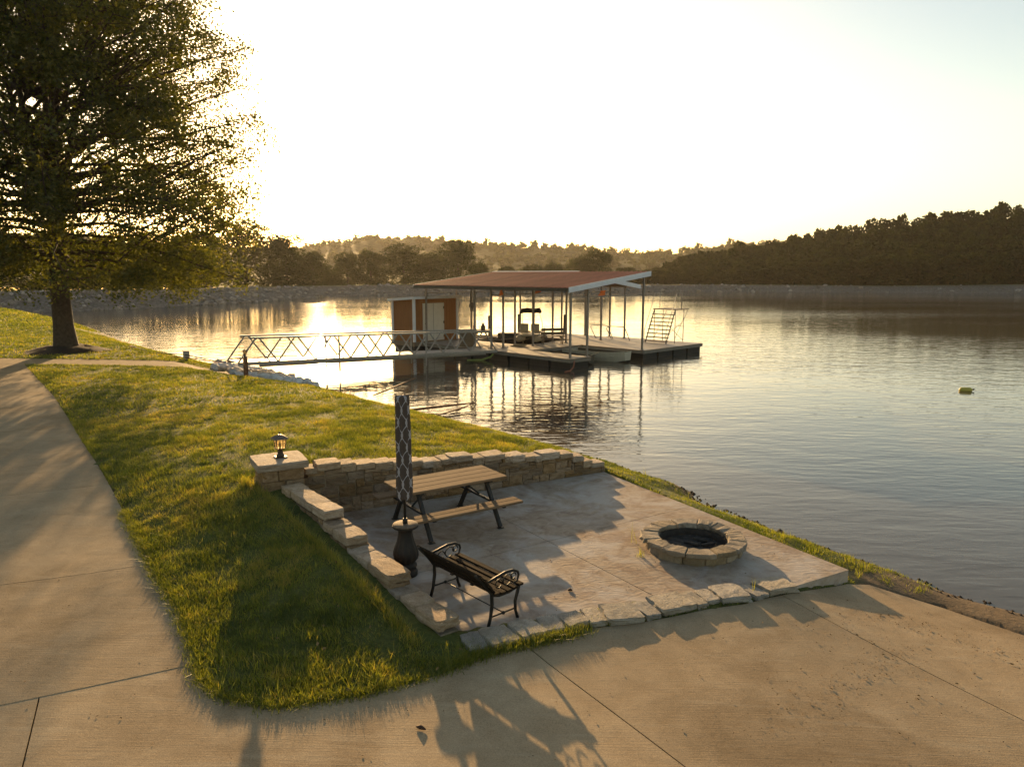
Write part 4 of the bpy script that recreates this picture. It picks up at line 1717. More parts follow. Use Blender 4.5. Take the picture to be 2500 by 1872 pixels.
fs += [((nz - 1) * nt + k, (nz - 1) * nt + (k + 1) % nt, o0) for k in range(nt)]
m.add(vs, fs, True)
m.build('canopy', 'umbrella_fabric', ub)
for k in range(4):
    a = k * 1.6 + 0.4
    m = MB()
    m.tube([(UC[0] + 0.07 * math.cos(a), UC[1] + 0.07 * math.sin(a), PATIO_Z + 1.10), (UC[0] + 0.085 * math.cos(a), UC[1] + 0.085 * math.sin(a), PATIO_Z + 1.0 + 0.02 * k)], 0.006, 5)
    m.build('rib_tip', 'black_steel', ub)


# ------------------------------------------------------------------ lanterns
def lantern(x, y, z, label, sc=1.0, rz=0.3):
    t = thing('lantern', label, 'lantern', (x, y, z), 'lanterns')

    def bx(m, c, s):
        m.box((x + c[0] * sc * math.cos(rz) - c[1] * sc * math.sin(rz), y + c[0] * sc * math.sin(rz) + c[1] * sc * math.cos(rz), z + c[2] * sc), tuple(q * sc for q in s), rz)
    m = MB()
    bx(m, (0, 0, 0.010), (0.165, 0.165, 0.02))
    m.lathe((x, y, z), [(0.066 * sc, 0.02 * sc), (0.060 * sc, 0.04 * sc), (0.043 * sc, 0.06 * sc), (0.036 * sc, 0.115 * sc), (0.045 * sc, 0.13 * sc), (0.052 * sc, 0.142 * sc)], 16)
    m.build('base', 'bronze', t)
    fr = MB()
    bx(fr, (0, 0, 0.148), (0.135, 0.135, 0.012))
    bx(fr, (0, 0, 0.298), (0.165, 0.165, 0.010))
    for a in (-1, 1):
        for b in (-1, 1):
            p = Vector((a * 0.060, b * 0.060, 0.154)) * sc
            q = Vector((a * 0.076, b * 0.076, 0.294)) * sc
            Mx = Matrix.Rotation(rz, 3, 'Z')
            o = Vector((x, y, z))
            fr.bar(o + Mx @ p, o + Mx @ q, 0.010 * sc, 0.010 * sc)
    for a in range(4):
        Mx = Matrix.Rotation(rz + a * math.pi / 2, 3, 'Z')
        o = Vector((x, y, z))
        for k in (-0.33, 0.33):
            fr.bar(o + Mx @ (Vector((k * 0.06, 0.061, 0.154)) * sc), o + Mx @ (Vector((k * 0.076, 0.077, 0.294)) * sc), 0.005 * sc, 0.005 * sc)
        fr.bar(o + Mx @ (Vector((-0.069, 0.070, 0.235)) * sc), o + Mx @ (Vector((0.069, 0.070, 0.235)) * sc), 0.006 * sc, 0.006 * sc)
    fr.build('frame', 'bronze', t)
    for a in range(4):
        Mx = Matrix.Rotation(rz + a * math.pi / 2, 3, 'Z')
        o = Vector((x, y, z))
        g = MB()
        q = [Vector((-0.055, 0.056, 0.156)), Vector((0.055, 0.056, 0.156)), Vector((0.071, 0.072, 0.292)), Vector((-0.071, 0.072, 0.292))]
        q2 = [Vector((p.x, p.y - 0.003, p.z)) for p in q]
        P8 = [o + Mx @ (p * sc) for p in (q[0], q[1], q2[1], q2[0], q[3], q[2], q2[2], q2[3])]
        g.hexa(P8)
        g.build('pane', 'lantern_glass', t)
    g = MB()
    g.lathe((x, y, z), [(0.012 * sc, 0.154 * sc), (0.022 * sc, 0.18 * sc), (0.024 * sc, 0.23 * sc), (0.012 * sc, 0.262 * sc)], 12)
    g.build('bulb', 'bulb_glass', t)
    rf = MB()
    Mx = Matrix.Rotation(rz, 3, 'Z')
    o = Vector((x, y, z))
    ring = []
    for hw, zz in ((0.112, 0.302), (0.108, 0.315), (0.05, 0.352), (0.018, 0.368)):
        ring.append([o + Mx @ (Vector((a * hw, b * hw, zz)) * sc) for a, b in ((-1, -1), (1, -1), (1, 1), (-1, 1))])
    vs = [p for q in ring for p in q]
    fs = [(3, 2, 1, 0), (12, 13, 14, 15)] + [(i * 4 + k, i * 4 + (k + 1) % 4, i * 4 + 4 + (k + 1) % 4, i * 4 + 4 + k) for i in range(3) for k in range(4)]
    rf.add(vs, fs)
    roof = rf.build('lantern_roof', 'lantern_roof', t)
    f = MB()
    f.lathe((x, y, z), [(0.008 * sc, 0.366 * sc), (0.006 * sc, 0.385 * sc), (0.013 * sc, 0.397 * sc), (0.004 * sc, 0.412 * sc)], 10)
    f.build('finial', 'bronze', roof)
    return t


lantern(PIL.x + 0.02, PIL.y + 0.03, 1.405, 'dark metal lantern on the stone pillar cap', 1.05, pang + 0.1)

# ------------------------------------------------------------------ floating dock
DO = Vector((-0.95, 37.17))
DA = R(44)
da, db = Vector((math.cos(DA), math.sin(DA))), Vector((math.sin(DA), -math.cos(DA)))
DZ = 0.5


def dk(a, b, z=0.0):
    q = DO + da * a + db * b
    return Vector((q.x, q.y, z))


dock = thing('floating_dock', 'U-shaped floating boat dock with grey decking and red metal roof on steel posts', 'dock', tuple(dk(5, 0, 0)))
RECTS = [(-0.1, 1.35, -5.9, 5.35), (1.35, 5.5, -1.0, 1.25), (5.5, 11.1, -1.2, 5.4), (1.35, 3.0, -6.9, -1.0), (3.0, 7.6, -6.9, -5.4), (7.6, 10.6, -6.9, -1.2)]
PANEL = {}
for (a0, a1, b0, b1) in RECTS:
    n = max(1, round((a1 - a0) / 0.62))
    wd = (a1 - a0) / n
    for k in range(n):
        L = b1 - b0
        nb_ = max(1, round(L / 2.4))
        for j in range(nb_):
            key = (round(wd, 3), round(L / nb_, 3))
            if key not in PANEL:
                m = MB()
                m.box((0, 0, 0), (wd - 0.022, L / nb_ - 0.02, 0.04))
                PANEL[key] = m.mesh('deck_panel', 'deck_board')
            c = dk(a0 + wd * (k + 0.5), b0 + L / nb_ * (j + 0.5), DZ - 0.02)
            place('deck_panel', PANEL[key], dock, c, DA)
    # framing, side boards and floats under each section
    m = MB()
    m.hexa([dk(a0 + .06, b1 - .06, .36), dk(a1 - .06, b1 - .06, .36), dk(a1 - .06, b0 + .06, .36), dk(a0 + .06, b0 + .06, .36), dk(a0 + .06, b1 - .06, .458), dk(a1 - .06, b1 - .06, .458), dk(a1 - .06, b0 + .06, .458), dk(a0 + .06, b0 + .06, .458)])
    m.build('deck_frame', 'dock_wood', dock)
    for (p, q) in (((a0, b0), (a0, b1)), ((a1, b0), (a1, b1)), ((a0, b0), (a1, b0)), ((a0, b1), (a1, b1))):
        P, Q = dk(*p, 0.395), dk(*q, 0.395)
        mid = (P + Q) / 2
        out = (mid - dk((a0 + a1) / 2, (b0 + b1) / 2, 0.395)).normalized() * 0.012
        m = MB()
        m.bar(P + out * (1 if True else 0), Q + out, 0.035, 0.15)
        m.build('fascia_board', 'fascia_board', dock)
        m = MB()
        m.bar(P + out * 2.2 + Vector((0, 0, .082)), Q + out * 2.2 + Vector((0, 0, .082)), 0.05, 0.03)
        m.build('rub_rail', 'dock_wood', dock)
    na_, nb2 = max(1, round((a1 - a0) / 1.5)), max(1, round((b1 - b0) / 1.5))
    for i in range(na_):
        for j in range(nb2):
            if 0 < i < na_ - 1 and 0 < j < nb2 - 1:
                continue
            ca, cb = a0 + (a1 - a0) * (i + .5) / na_, b0 + (b1 - b0) * (j + .5) / nb2
            m = MB()
            m.box(dk(ca, cb, 0.09), ((a1 - a0) / na_ - 0.16, (b1 - b0) / nb2 - 0.16, 0.54), DA)
            m.build('float', 'float_black', dock)

# roof posts
EAVE, RIDGE, EAVE2 = 3.74, 4.48, 3.68


def roof_z(a):
    return np.interp(a, [-0.35, 5.85, 11.6], [EAVE, RIDGE, EAVE2])


POSTS = [(0.1, 5.15), (1.28, 5.18), (0.25, -0.43), (0.35, -1.85), (0.1, -5.75), (1.25, -0.6), (3.0, -0.1), (3.0, -1.5), (3.0, -5.2), (3.2, -6.8), (5.62, 5.22), (5.75, -0.15), (5.7, -1.15), (5.9, -6.7),
         (8.5, 0.15), (8.5, -5.4), (10.45, 0.4), (10.9, -1.1), (10.3, -2.6), (10.4, -4.7), (8.6, -6.75)]
for i, (a, b) in enumerate(POSTS):
    zt = roof_z(a) - 0.10
    m = MB()
    m.box(dk(a, b, (DZ + zt) / 2 + 0.005), (0.085, 0.085, zt - DZ), DA)
    m.box(dk(a, b, DZ + 0.012), (0.17, 0.17, 0.016), DA)
    m.build('post', 'post_steel', dock)
for (a, b) in ((5.9, -6.9), (8.6, -6.95), (10.3, -4.4), (10.7, -2.9), (3.2, -7.05)):
    m = MB()
    m.tube([dk(a + 0.18, b - 0.1, -0.5), dk(a + 0.18, b - 0.1, 1.75)], 0.10, 10)
    m.build('guide_pile', 'boat_dark', dock)
for (a, b0, b1) in ((0.1, -5.8, 5.25), (5.68, -6.8, 5.3), (10.45, -6.8, 0.5), (3.0, -6.8, -0.1)):
    m = MB()
    zz = float(roof_z(a)) - 0.16
    m.bar(dk(a, b0, zz), dk(a, b1, zz), 0.07, 0.12)
    m.build('roof_beam', 'post_steel', dock)
for b in (-5.75, -0.35, 5.15):
    m = MB()
    m.bar(dk(0.1, b, 3.32), dk(10.4 if b < 0 else 5.6, b, 3.32), 0.05, 0.05)
    m.build('tie_beam', 'post_steel', dock)

# ribbed metal roof panels
def roof_panel_mesh(width, L, rise):
    nr = 2
    prof = []
    for k in range(nr):
        x0 = width * k / nr
        wv = width / nr
        prof += [(x0, 0.0), (x0 + wv * 0.60, 0.0), (x0 + wv * 0.68, 0.05), (x0 + wv * 0.86, 0.05), (x0 + wv * 0.95, 0.0)]
    prof.append((width - 0.004, 0.0))
    vs = [(0, x, h) for x, h in prof] + [(L, x, h + rise) for x, h in prof] + [(0, x, h - 0.012) for x, h in prof] + [(L, x, h + rise - 0.012) for x, h in prof]
    n = len(prof)
    fs = [(i, i + 1, n + i + 1, n + i) for i in range(n - 1)] + [(2 * n + i, 3 * n + i, 3 * n + i + 1, 2 * n + i + 1) for i in range(n - 1)]
    fs += [(i + 1, i, 2 * n + i, 2 * n + i + 1) for i in range(n - 1)] + [(n + i, n + i + 1, 3 * n + i + 1, 3 * n + i) for i in range(n - 1)]
    m = MB()
    m.add(vs, fs)
    return m.mesh('roof_panel', 'roof_red')


PW = 0.585
near_me = roof_panel_mesh(PW, 6.2, RIDGE - EAVE)
nn = 20
for k in range(nn):
    b1 = 5.42 - PW * k
    o = place('roof_panel', near_me, dock, dk(-0.35, b1, EAVE), DA)
    o.rotation_euler = (0, 0, DA)
    # panel local y must run towards -b
far_me = roof_panel_mesh(PW, 5.75, EAVE2 - RIDGE)
for k in range(12):
    place('roof_panel', far_me, dock, dk(5.85, 0.62 - PW * k, RIDGE), DA)


def fas(a0, z0, a1, z1, b, h, name='roof_fascia', mat='white_trim'):
    m = MB()
    m.hexa([dk(a0, b, z0 - h), dk(a1, b, z1 - h), dk(a1, b - 0.04, z1 - h), dk(a0, b - 0.04, z0 - h), dk(a0, b, z0 + .045), dk(a1, b, z1 + .045), dk(a1, b - 0.04, z1 + .045), dk(a0, b - 0.04, z0 + .045)])
    m.build(name, mat, dock)


bl = 5.42 - PW * nn
fas(-0.38, EAVE, 5.9, RIDGE, 5.47, 0.20)
fas(5.85, RIDGE, 11.63, EAVE2, 0.68, 0.20)
fas(-0.38, EAVE, 5.85, RIDGE, bl, 0.10)
fas(5.85, RIDGE, 11.6, EAVE2, bl + 0.0, 0.10)
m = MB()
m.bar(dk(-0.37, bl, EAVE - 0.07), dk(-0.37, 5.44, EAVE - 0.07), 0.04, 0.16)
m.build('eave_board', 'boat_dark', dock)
m = MB()
m.bar(dk(11.62, bl, EAVE2 - 0.07), dk(11.62, 0.64, EAVE2 - 0.07), 0.04, 0.16)
m.build('eave_board', 'white_trim', dock)
m = MB()
for sg in (-1, 1):
    m.hexa([dk(5.85, 0.66, RIDGE + .05), dk(5.85 + sg * .18, 0.66, RIDGE + .03), dk(5.85 + sg * .18, bl, RIDGE + .03), dk(5.85, bl, RIDGE + .05),
            dk(5.85, 0.66, RIDGE + .065), dk(5.85 + sg * .18, 0.66, RIDGE + .045), dk(5.85 + sg * .18, bl, RIDGE + .045), dk(5.85, bl, RIDGE + .065)])
m.build('ridge_cap', 'white_trim', dock)

# ------------------------------------------------------------------ storage shed on the dock
SHA0, SHA1, SHB0, SHB1 = -0.55, 2.6, -8.1, -6.05
shed = thing('storage_shed', 'small rust-red shed with white trim and cream double door on the dock', 'shed', tuple(dk(1.0, -7.0, DZ)))
SZ0, SZF, SZB = DZ + 0.04, 2.98, 2.82
m = MB()
m.hexa([dk(SHA0 - .1, SHB1 + .1, 0.30), dk(SHA1 + .1, SHB1 + .1, 0.30), dk(SHA1 + .1, SHB0 - .1, 0.30), dk(SHA0 - .1, SHB0 - .1, 0.30), dk(SHA0 - .1, SHB1 + .1, SZ0), dk(SHA1 + .1, SHB1 + .1, SZ0), dk(SHA1 + .1, SHB0 - .1, SZ0), dk(SHA0 - .1, SHB0 - .1, SZ0)])
m.build('floor_frame', 'dock_wood', shed)
m = MB()
m.box(dk(1.0, -7.05, 0.06), (3.0, 1.9, 0.46), DA)
m.build('float', 'float_black', shed)


def wall_boards(p, q, zt0, zt1, n, nm):
    for k in range(n):
        t0, t1 = k / n, (k + 1) / n
        P = (p[0] + (q[0] - p[0]) * t0, p[1] + (q[1] - p[1]) * t0)
        Q = (p[0] + (q[0] - p[0]) * t1, p[1] + (q[1] - p[1]) * t1)
        A_, B_ = dk(*P), dk(*Q)
        d = (B_ - A_).normalized()
        A_, B_ = A_ + d * 0.006, B_ - d * 0.006
        nrm = Vector((-d.y, d.x, 0)) * 0.03
        za, zb = zt0 + (zt1 - zt0) * t0, zt0 + (zt1 - zt0) * t1
        m = MB()
        m.hexa([(A_.x, A_.y, SZ0), (B_.x, B_.y, SZ0), (B_.x + nrm.x, B_.y + nrm.y, SZ0), (A_.x + nrm.x, A_.y + nrm.y, SZ0),
                (A_.x, A_.y, za), (B_.x, B_.y, zb), (B_.x + nrm.x, B_.y + nrm.y, zb), (A_.x + nrm.x, A_.y + nrm.y, za)])
        m.build(nm, 'shed_siding', shed)


wall_boards((SHA0, SHB0), (SHA0, SHB1), SZB, SZF, 9, 'siding_board')
wall_boards((SHA0, SHB1), (0.02, SHB1), SZF, SZF, 3, 'siding_board')
wall_boards((1.62, SHB1), (SHA1, SHB1), SZF, SZF, 5, 'siding_board')
wall_boards((0.02, SHB1), (1.62, SHB1), SZF, SZF, 1, 'siding_board')
wall_boards((SHA1, SHB1), (SHA1, SHB0), SZF, SZB, 6, 'siding_board')
wall_boards((SHA1, SHB0), (SHA0, SHB0), SZB, SZB, 8, 'siding_board')
door = MB()
door.hexa([dk(0.06, SHB1 + .05, SZ0 + .03), dk(1.58, SHB1 + .05, SZ0 + .03), dk(1.58, SHB1 + .004, SZ0 + .03), dk(0.06, SHB1 + .004, SZ0 + .03), dk(0.06, SHB1 + .05, 2.72), dk(1.58, SHB1 + .05, 2.72), dk(1.58, SHB1 + .004, 2.72), dk(0.06, SHB1 + .004, 2.72)])
door = door.build('door', 'cream_door', shed)
m = MB()
m.bar(dk(0.80, SHB1 + .053, SZ0 + .05), dk(0.80, SHB1 + .053, 2.70), 0.012, 0.012)
m.build('door_joint', 'boat_dark', door)
m = MB()
m.tube([dk(0.20, SHB1 + .05, 1.55), dk(0.20, SHB1 + .10, 1.55), dk(0.28, SHB1 + .10, 1.55)], 0.018, 6)
m.build('handle', 'bronze', door)
for z in (0.8, 1.6, 2.45):
    m = MB()
    m.box(dk(1.55, SHB1 + .06, z), (0.05, 0.03, 0.14), DA)
    m.build('hinge', 'bronze', door)
for (a, b, zt) in ((SHA0, SHB1, SZF), (SHA1, SHB1, SZF), (SHA0, SHB0, SZB), (SHA1, SHB0, SZB)):
    m = MB()
    m.box(dk(a, b, (SZ0 + zt) / 2), (0.13, 0.13, zt - SZ0 - 0.01), DA)
    m.build('corner_trim', 'white_trim', shed)
m = MB()
a0, a1, b0, b1 = SHA0 - .22, SHA1 + .22, SHB0 - .22, SHB1 + .22
m.hexa([dk(a0, b1, SZF + .0), dk(a1, b1, SZF + .0), dk(a1, b0, SZB - .0), dk(a0, b0, SZB - .0), dk(a0, b1, SZF + .13), dk(a1, b1, SZF + .13), dk(a1, b0, SZB + .13), dk(a0, b0, SZB + .13)])
m.build('roof', 'white_trim', shed)

# ------------------------------------------------------------------ gangway
GS, GE = Vector((-11.15, 28.75, 0.92)), Vector((-1.15, 37.0, 0.56))
gw = thing('gangway', 'grey metal truss gangway bridging from the shore to the dock', 'gangway', tuple(GS))
gd = (GE - GS)
GL = Vector((gd.x, gd.y)).length
gdir = Vector((gd.x, gd.y, 0)).normalized()
gn = Vector((-gdir.y, gdir.x, 0))


def gp(s, side, h):
    p = GS + gd * (s / GL)
    return Vector((p.x, p.y, p.z + h)) + gn * side


RAIL = 0.98
for sd in (-0.62, 0.62):
    m = MB()
    m.bar(gp(0.55, sd, RAIL), gp(GL - 0.35, sd, RAIL), 0.075, 0.075)
    m.build('top_rail', 'galvanised', gw)
    m = MB()
    m.bar(gp(0, sd, -0.04), gp(GL, sd, -0.04), 0.07, 0.13)
    m.build('bottom_rail', 'galvanised', gw)
    nbay = 8
    s0, s1 = 0.0, GL - 0.05
    stp = (s1 - s0) / nbay
    for k in range(nbay):
        a = s0 + k * stp
        for (p, q) in (((a, 0.0), (a + stp * 0.45, RAIL - 0.03)), ((a + stp * 0.55, RAIL - 0.03), (a + stp, 0.0))):
            m = MB()
            m.bar(gp(p[0], sd, p[1]), gp(q[0], sd, q[1]), 0.052, 0.052)
            m.build('brace', 'galvanised', gw)
for sd in (-0.62, 0.62):
    for k in (4.3, 8.7):
        m = MB()
        m.bar(gp(k, sd * 1.07, RAIL), gp(k, sd * 1.07, -0.55), 0.06, 0.06, (1, 0, 0))
        m.build('stanchion', 'galvanised', gw)
NP = 22
for k in range(NP):
    s = GL * (k + 0.5) / NP
    m = MB()
    m.bar(gp(s - GL / NP / 2 + 0.006, 0, 0.012), gp(s + GL / NP / 2 - 0.006, 0, 0.012), 1.16, 0.03)
    m.build('deck_panel', 'galvanised', gw)
for sd in (-0.45, 0.45):
    m = MB()
    m.bar(gp(0.9, sd, -0.16), gp(GL - 0.6, sd, -0.16), 0.06, 0.10)
    m.build('under_beam', 'galvanised', gw)

# timber post with lantern at the shore end
LPX, LPY = -10.2, 27.55
lz = gz(LPX, LPY)
m = MB()
m.box((LPX, LPY, lz + 0.36), (0.155, 0.155, 0.9), 0.5, bevel=0.012)
m.box((LPX, LPY, lz + 0.815), (0.10, 0.10, 0.05), 0.5)
tag(m.build('timber_post', 'post_wood'), 'short reddish timber post at the shore end of the gangway', 'post')
lantern(LPX, LPY, lz + 0.842, 'small lantern on the timber post by the gangway', 0.85, 0.5)


# ------------------------------------------------------------------ things on the dock
def dock_table(a, b, rot, label):
    t = thing('picnic_table', label, 'picnic table', tuple(dk(a, b, DZ)), None)
    ang_ = DA + rot
    u_, v_ = Vector((math.cos(ang_), math.sin(ang_), 0)), Vector((-math.sin(ang_), math.cos(ang_), 0))
    o = dk(a, b, DZ)
    P = lambda u, v, z: o + u_ * u + v_ * v + Vector((0, 0, z))
    for k in range(4):
        m = MB()
        m.box(P(0, -0.285 + k * 0.19, 0.745), (1.75, 0.18, 0.04), ang_)
        m.build('table_plank', 'dock_wood', t)
    for sg in (-1, 1):
        for k in range(2):
            m = MB()
            m.box(P(0, sg * (0.62 + k * 0.14), 0.44), (1.75, 0.13, 0.04), ang_)
            m.build('bench_plank', 'dock_wood', t)
    for su in (-0.6, 0.6):
        for sg in (-1, 1):
            m = MB()
            m.bar(P(su, sg * 0.22, 0.72), P(su, sg * 0.62, 0.0), 0.05, 0.11, tuple(u_))
            m.build('leg', 'dock_wood', t)
        m = MB()
        m.bar(P(su + 0.05, -0.75, 0.39), P(su + 0.05, 0.75, 0.39), 0.04, 0.09)
        m.build('seat_rail', 'dock_wood', t)
        m = MB()
        m.bar(P(su + 0.05, -0.36, 0.69), P(su + 0.05, 0.36, 0.69), 0.04, 0.07)
        m.build('top_rail', 'dock_wood', t)


dock_table(1.9, -3.0, 0.75, 'weathered wooden picnic table under the dock roof beside the bin')


def dock_bench(a, b, face, label):
    """heavy plank bench; face = direction (radians, dock frame) the sitter looks"""
    t = thing('plank_bench', label, 'bench', tuple(dk(a, b, DZ)), None)
    ang_ = DA + face
    f_ = Vector((math.cos(ang_), math.sin(ang_), 0))
    s_ = Vector((-math.sin(ang_), math.cos(ang_), 0))
    o = dk(a, b, DZ)
    P = lambda s, f, z: o + s_ * s + f_ * f + Vector((0, 0, z))
    for k in range(3):
        m = MB()
        m.bar(P(-0.72, 0.02 + k * 0.15, 0.44), P(0.72, 0.02 + k * 0.15, 0.44), 0.135, 0.04)
        m.build('seat_plank', 'dock_wood', t)
    for z, f in ((0.62, -0.12), (0.83, -0.17)):
        m = MB()
        m.bar(P(-0.72, f, z), P(0.72, f, z), 0.04, 0.15)
        m.build('back_plank', 'dock_wood', t)
    for s in (-0.55, 0.55):
        m = MB()
        m.bar(P(s, -0.02, 0.0), P(s, -0.215, 0.92), 0.09, 0.05, tuple(s_))
        m.build('back_post', 'dock_wood', t)
        m = MB()
        m.bar(P(s, 0.30, 0.0), P(s, 0.28, 0.42), 0.09, 0.05, tuple(s_))
        m.build('front_leg', 'dock_wood', t)
        m = MB()
        m.bar(P(s + 0.06, -0.08, 0.37), P(s + 0.06, 0.34, 0.37), 0.04, 0.09)
        m.build('side_rail', 'dock_wood', t)


dock_bench(4.6, -0.1, 1.0, 'dark wooden plank bench on the dock seen from the back beside the roof post')

# bin, jug and can
m = MB()
t = thing('slatted_bin', 'square wooden slatted bin at the end of the gangway', 'bin', tuple(dk(0.15, -2.3, DZ)))
for k in range(4):
    an_ = DA + k * math.pi / 2 + 0.1
    nn_ = Vector((math.cos(an_), math.sin(an_), 0))
    tt_ = Vector((-nn_.y, nn_.x, 0))
    for j in range(5):
        c = dk(0.15, -2.3, DZ) + nn_ * 0.28 + tt_ * (-0.22 + j * 0.11) + Vector((0, 0, 0.44))
        m = MB()
        m.box(c, (0.02, 0.10, 0.84), an_)
        m.build('slat', 'dock_wood', t)
m = MB()
m.box(dk(0.15, -2.3, DZ + 0.875), (0.60, 0.60, 0.03), DA + 0.1)
m.build('lid', 'dock_wood', t)
m = MB()
m.box(dk(0.15, -2.3, DZ + 0.43), (0.50, 0.50, 0.80), DA + 0.1)
m.build('liner', 'boat_dark', t)
o = dk(1.9, -3.0, DZ + 0.766)
m = MB()
m.lathe(o + Vector((-0.45, 0.05, 0)), [(0.07, 0), (0.075, 0.05), (0.072, 0.25), (0.05, 0.29)], 14)
tag(m.build('canister', 'can_red'), 'reddish canister on the dock picnic table', 'canister')
jug = thing('jug', 'dark jug with a spout on the dock picnic table', 'jug', tuple(o + Vector((0.05, -0.1, 0))))
m = MB()
m.lathe(o + Vector((0.05, -0.1, 0)), [(0.10, 0), (0.13, 0.05), (0.13, 0.2), (0.09, 0.28), (0.05, 0.33), (0.06, 0.40)], 16)
m.build('body', 'boat_dark', jug)
m = MB()
jb = o + Vector((0.05, -0.1, 0))
m.tube([jb + Vector((-0.11, 0, 0.22)), jb + Vector((-0.19, 0, 0.2)), jb + Vector((-0.19, 0, 0.1)), jb + Vector((-0.12, 0, 0.06))], 0.014, 6)
m.build('handle', 'boat_dark', jug)


# boats
def hull_boat(name, label, mat, c, ang_, L, W, H, zb, flip=False, cat='boat', inner='boat_dark'):
    t = thing(name, label, cat, tuple(c))
    u_, v_ = Vector((math.cos(ang_), math.sin(ang_), 0)), Vector((-math.sin(ang_), math.cos(ang_), 0))
    N = 13

    def sect(s, scale, zoff):
        k = (s / (N - 1))
        wv = W / 2 * (1 - max(0, (k - 0.55) / 0.45) ** 2 * 0.55) * scale
        rise = H * 0.35 * max(0, (k - 0.6) / 0.4) ** 2
        return [(-wv, H + rise * 0.4), (-wv * 0.95, H * 0.5 + rise), (-wv * 0.78, zoff + rise), (wv * 0.78, zoff + rise), (wv * 0.95, H * 0.5 + rise), (wv, H + rise * 0.4)]

    def shell(scale, zoff, rev):
        vs, fs = [], []
        for i in range(N):
            x = (i / (N - 1) - 0.5) * L * (1 if scale == 1 else 0.97)
            for (y, z) in sect(i, scale, zoff):
                zz = z if not flip else H * 1.3 - z
                p = c + u_ * x + v_ * y
                vs.append((p.x, p.y, zb + zz))
        for i in range(N - 1):
            for j in range(5):
                q = (i * 6 + j, (i + 1) * 6 + j, (i + 1) * 6 + j + 1, i * 6 + j + 1)
                fs.append(q[::-1] if rev else q)
        for i in (0, N - 1):
            q = tuple(i * 6 + j for j in range(6))
            fs.append(q if (i == 0) ^ rev else q[::-1])
        return vs, fs
    m = MB()
    m.add(*shell(1.0, 0.0, False))
    m.build('hull', mat, t)
    m = MB()
    vs, fs = shell(0.95, 0.04, True)
    m.add(vs, fs[:-2])
    m.build('lining', inner, t)
    for sg in (0, 5):
        m = MB()
        pts = []
        for i in range(N):
            x = (i / (N - 1) - 0.5) * L
            y, z = sect(i, 1.0, 0)[sg]
            p = c + u_ * x + v_ * y
            pts.append((p.x, p.y, zb + (z if not flip else H * 1.3 - z)))
        m.tube(pts, 0.022, 6)
        m.build('gunwale', mat, t)
    if not flip:
        for x in (-0.28, 0.05, 0.32):
            m = MB()
            m.box(c + u_ * x * L + Vector((0, 0, zb + H * 0.72 - c.z)), (0.28, W * 0.84, 0.03), ang_)
            m.build('thwart', mat, t)
    return t


bc = dk(4.1, 3.55, 0)
hull_boat('rowing_boat', 'cream flat-bottomed boat moored in the dock slip', 'boat_white', bc, DA + R(-90) + 0.05, 3.7, 1.35, 0.55, -0.10)
bc2 = dk(2.3, 3.1, 0)
hull_boat('rowing_boat', 'narrow dark skiff lying against the left finger of the dock', 'boat_dark', dk(2.25, 3.0, 0), DA + R(-90), 3.3, 1.1, 0.45, -0.08)
hull_boat('upturned_boat', 'dark upturned boat lying on the dock decking behind the picnic table', 'boat_dark', dk(5.3, -3.2, DZ), DA + R(-50), 2.9, 1.0, 0.3, DZ + 0.02, True)

# pedal boat with canopy
pbc = dk(5.5, -2.6, 0)
pb = thing('pedal_boat', 'pedal boat with tan seats and a folded black canopy behind the dock', 'pedal boat', tuple(pbc))
pa = DA + R(28)
u_, v_ = Vector((math.cos(pa), math.sin(pa), 0)), Vector((-math.sin(pa), math.cos(pa), 0))
PB = lambda u, v, z: Vector((pbc.x, pbc.y, DZ + 0.05)) + u_ * u + v_ * v + Vector((0, 0, z))
for sg in (-1, 1):
    m = MB()
    m.tube([PB(-1.2, sg * 0.5, 0.12), PB(-1.05, sg * 0.5, 0.12), PB(0.9, sg * 0.5, 0.12), PB(1.25, sg * 0.5, 0.22)], [0.05, 0.2, 0.2, 0.06], 10)
    m.build('hull_float', 'seat_tan', pb)
m = MB()
m.box(PB(0, 0, 0.30), (2.0, 1.3, 0.10), pa, bevel=0.03)
m.build('deck_tray', 'boat_white', pb)
for sg in (-1, 1):
    m = MB()
    m.box(PB(-0.25, sg * 0.33, 0.46), (0.5, 0.5, 0.12), pa, bevel=0.03)
    m.build('seat', 'seat_tan', pb)
    m = MB()
    m.box(PB(-0.52, sg * 0.33, 0.74), (0.10, 0.5, 0.46), pa, bevel=0.03)
    m.build('seat_back', 'seat_tan', pb)
    m = MB()
    m.tube([PB(-0.62, sg * 0.62, 0.35), PB(-0.62, sg * 0.66, 0.62), PB(-0.2, sg * 0.66, 0.66), PB(-0.1, sg * 0.64, 0.36)], 0.02, 6)
    m.build('arm_rail', 'galvanised', pb)
    m = MB()
    m.tube([PB(0.25, sg * 0.6, 0.36), PB(-0.05, sg * 0.6, 1.1), PB(-0.35, sg * 0.5, 1.68)], 0.018, 6)
    m.build('canopy_pole', 'galvanised', pb)
m = MB()
m.tube([PB(-0.36, -0.62, 1.60), PB(-0.36, -0.52, 1.74), PB(-0.36, -0.2, 1.70), PB(-0.36, 0.2, 1.73), PB(-0.36, 0.5, 1.70), PB(-0.34, 0.66, 1.56)], [0.07, 0.16, 0.13, 0.15, 0.14, 0.07], 10)
m.build('folded_canopy', 'canvas_black', pb)
m = MB()
m.tube([PB(0.55, 0, 0.36), PB(0.5, 0, 0.62), PB(0.42, 0, 0.70)], 0.02, 6)
m.build('tiller', 'boat_dark', pb)

# swim platform with stairs
def sw(a, b, z):
    return dk(9.75 + a, 3.55 + b, DZ + z)


tw = thing('jump_tower', 'steel jump platform with eight stair treads on the right end of the dock', 'jump platform', tuple(sw(0, 0, 0)))
HT = 1.86
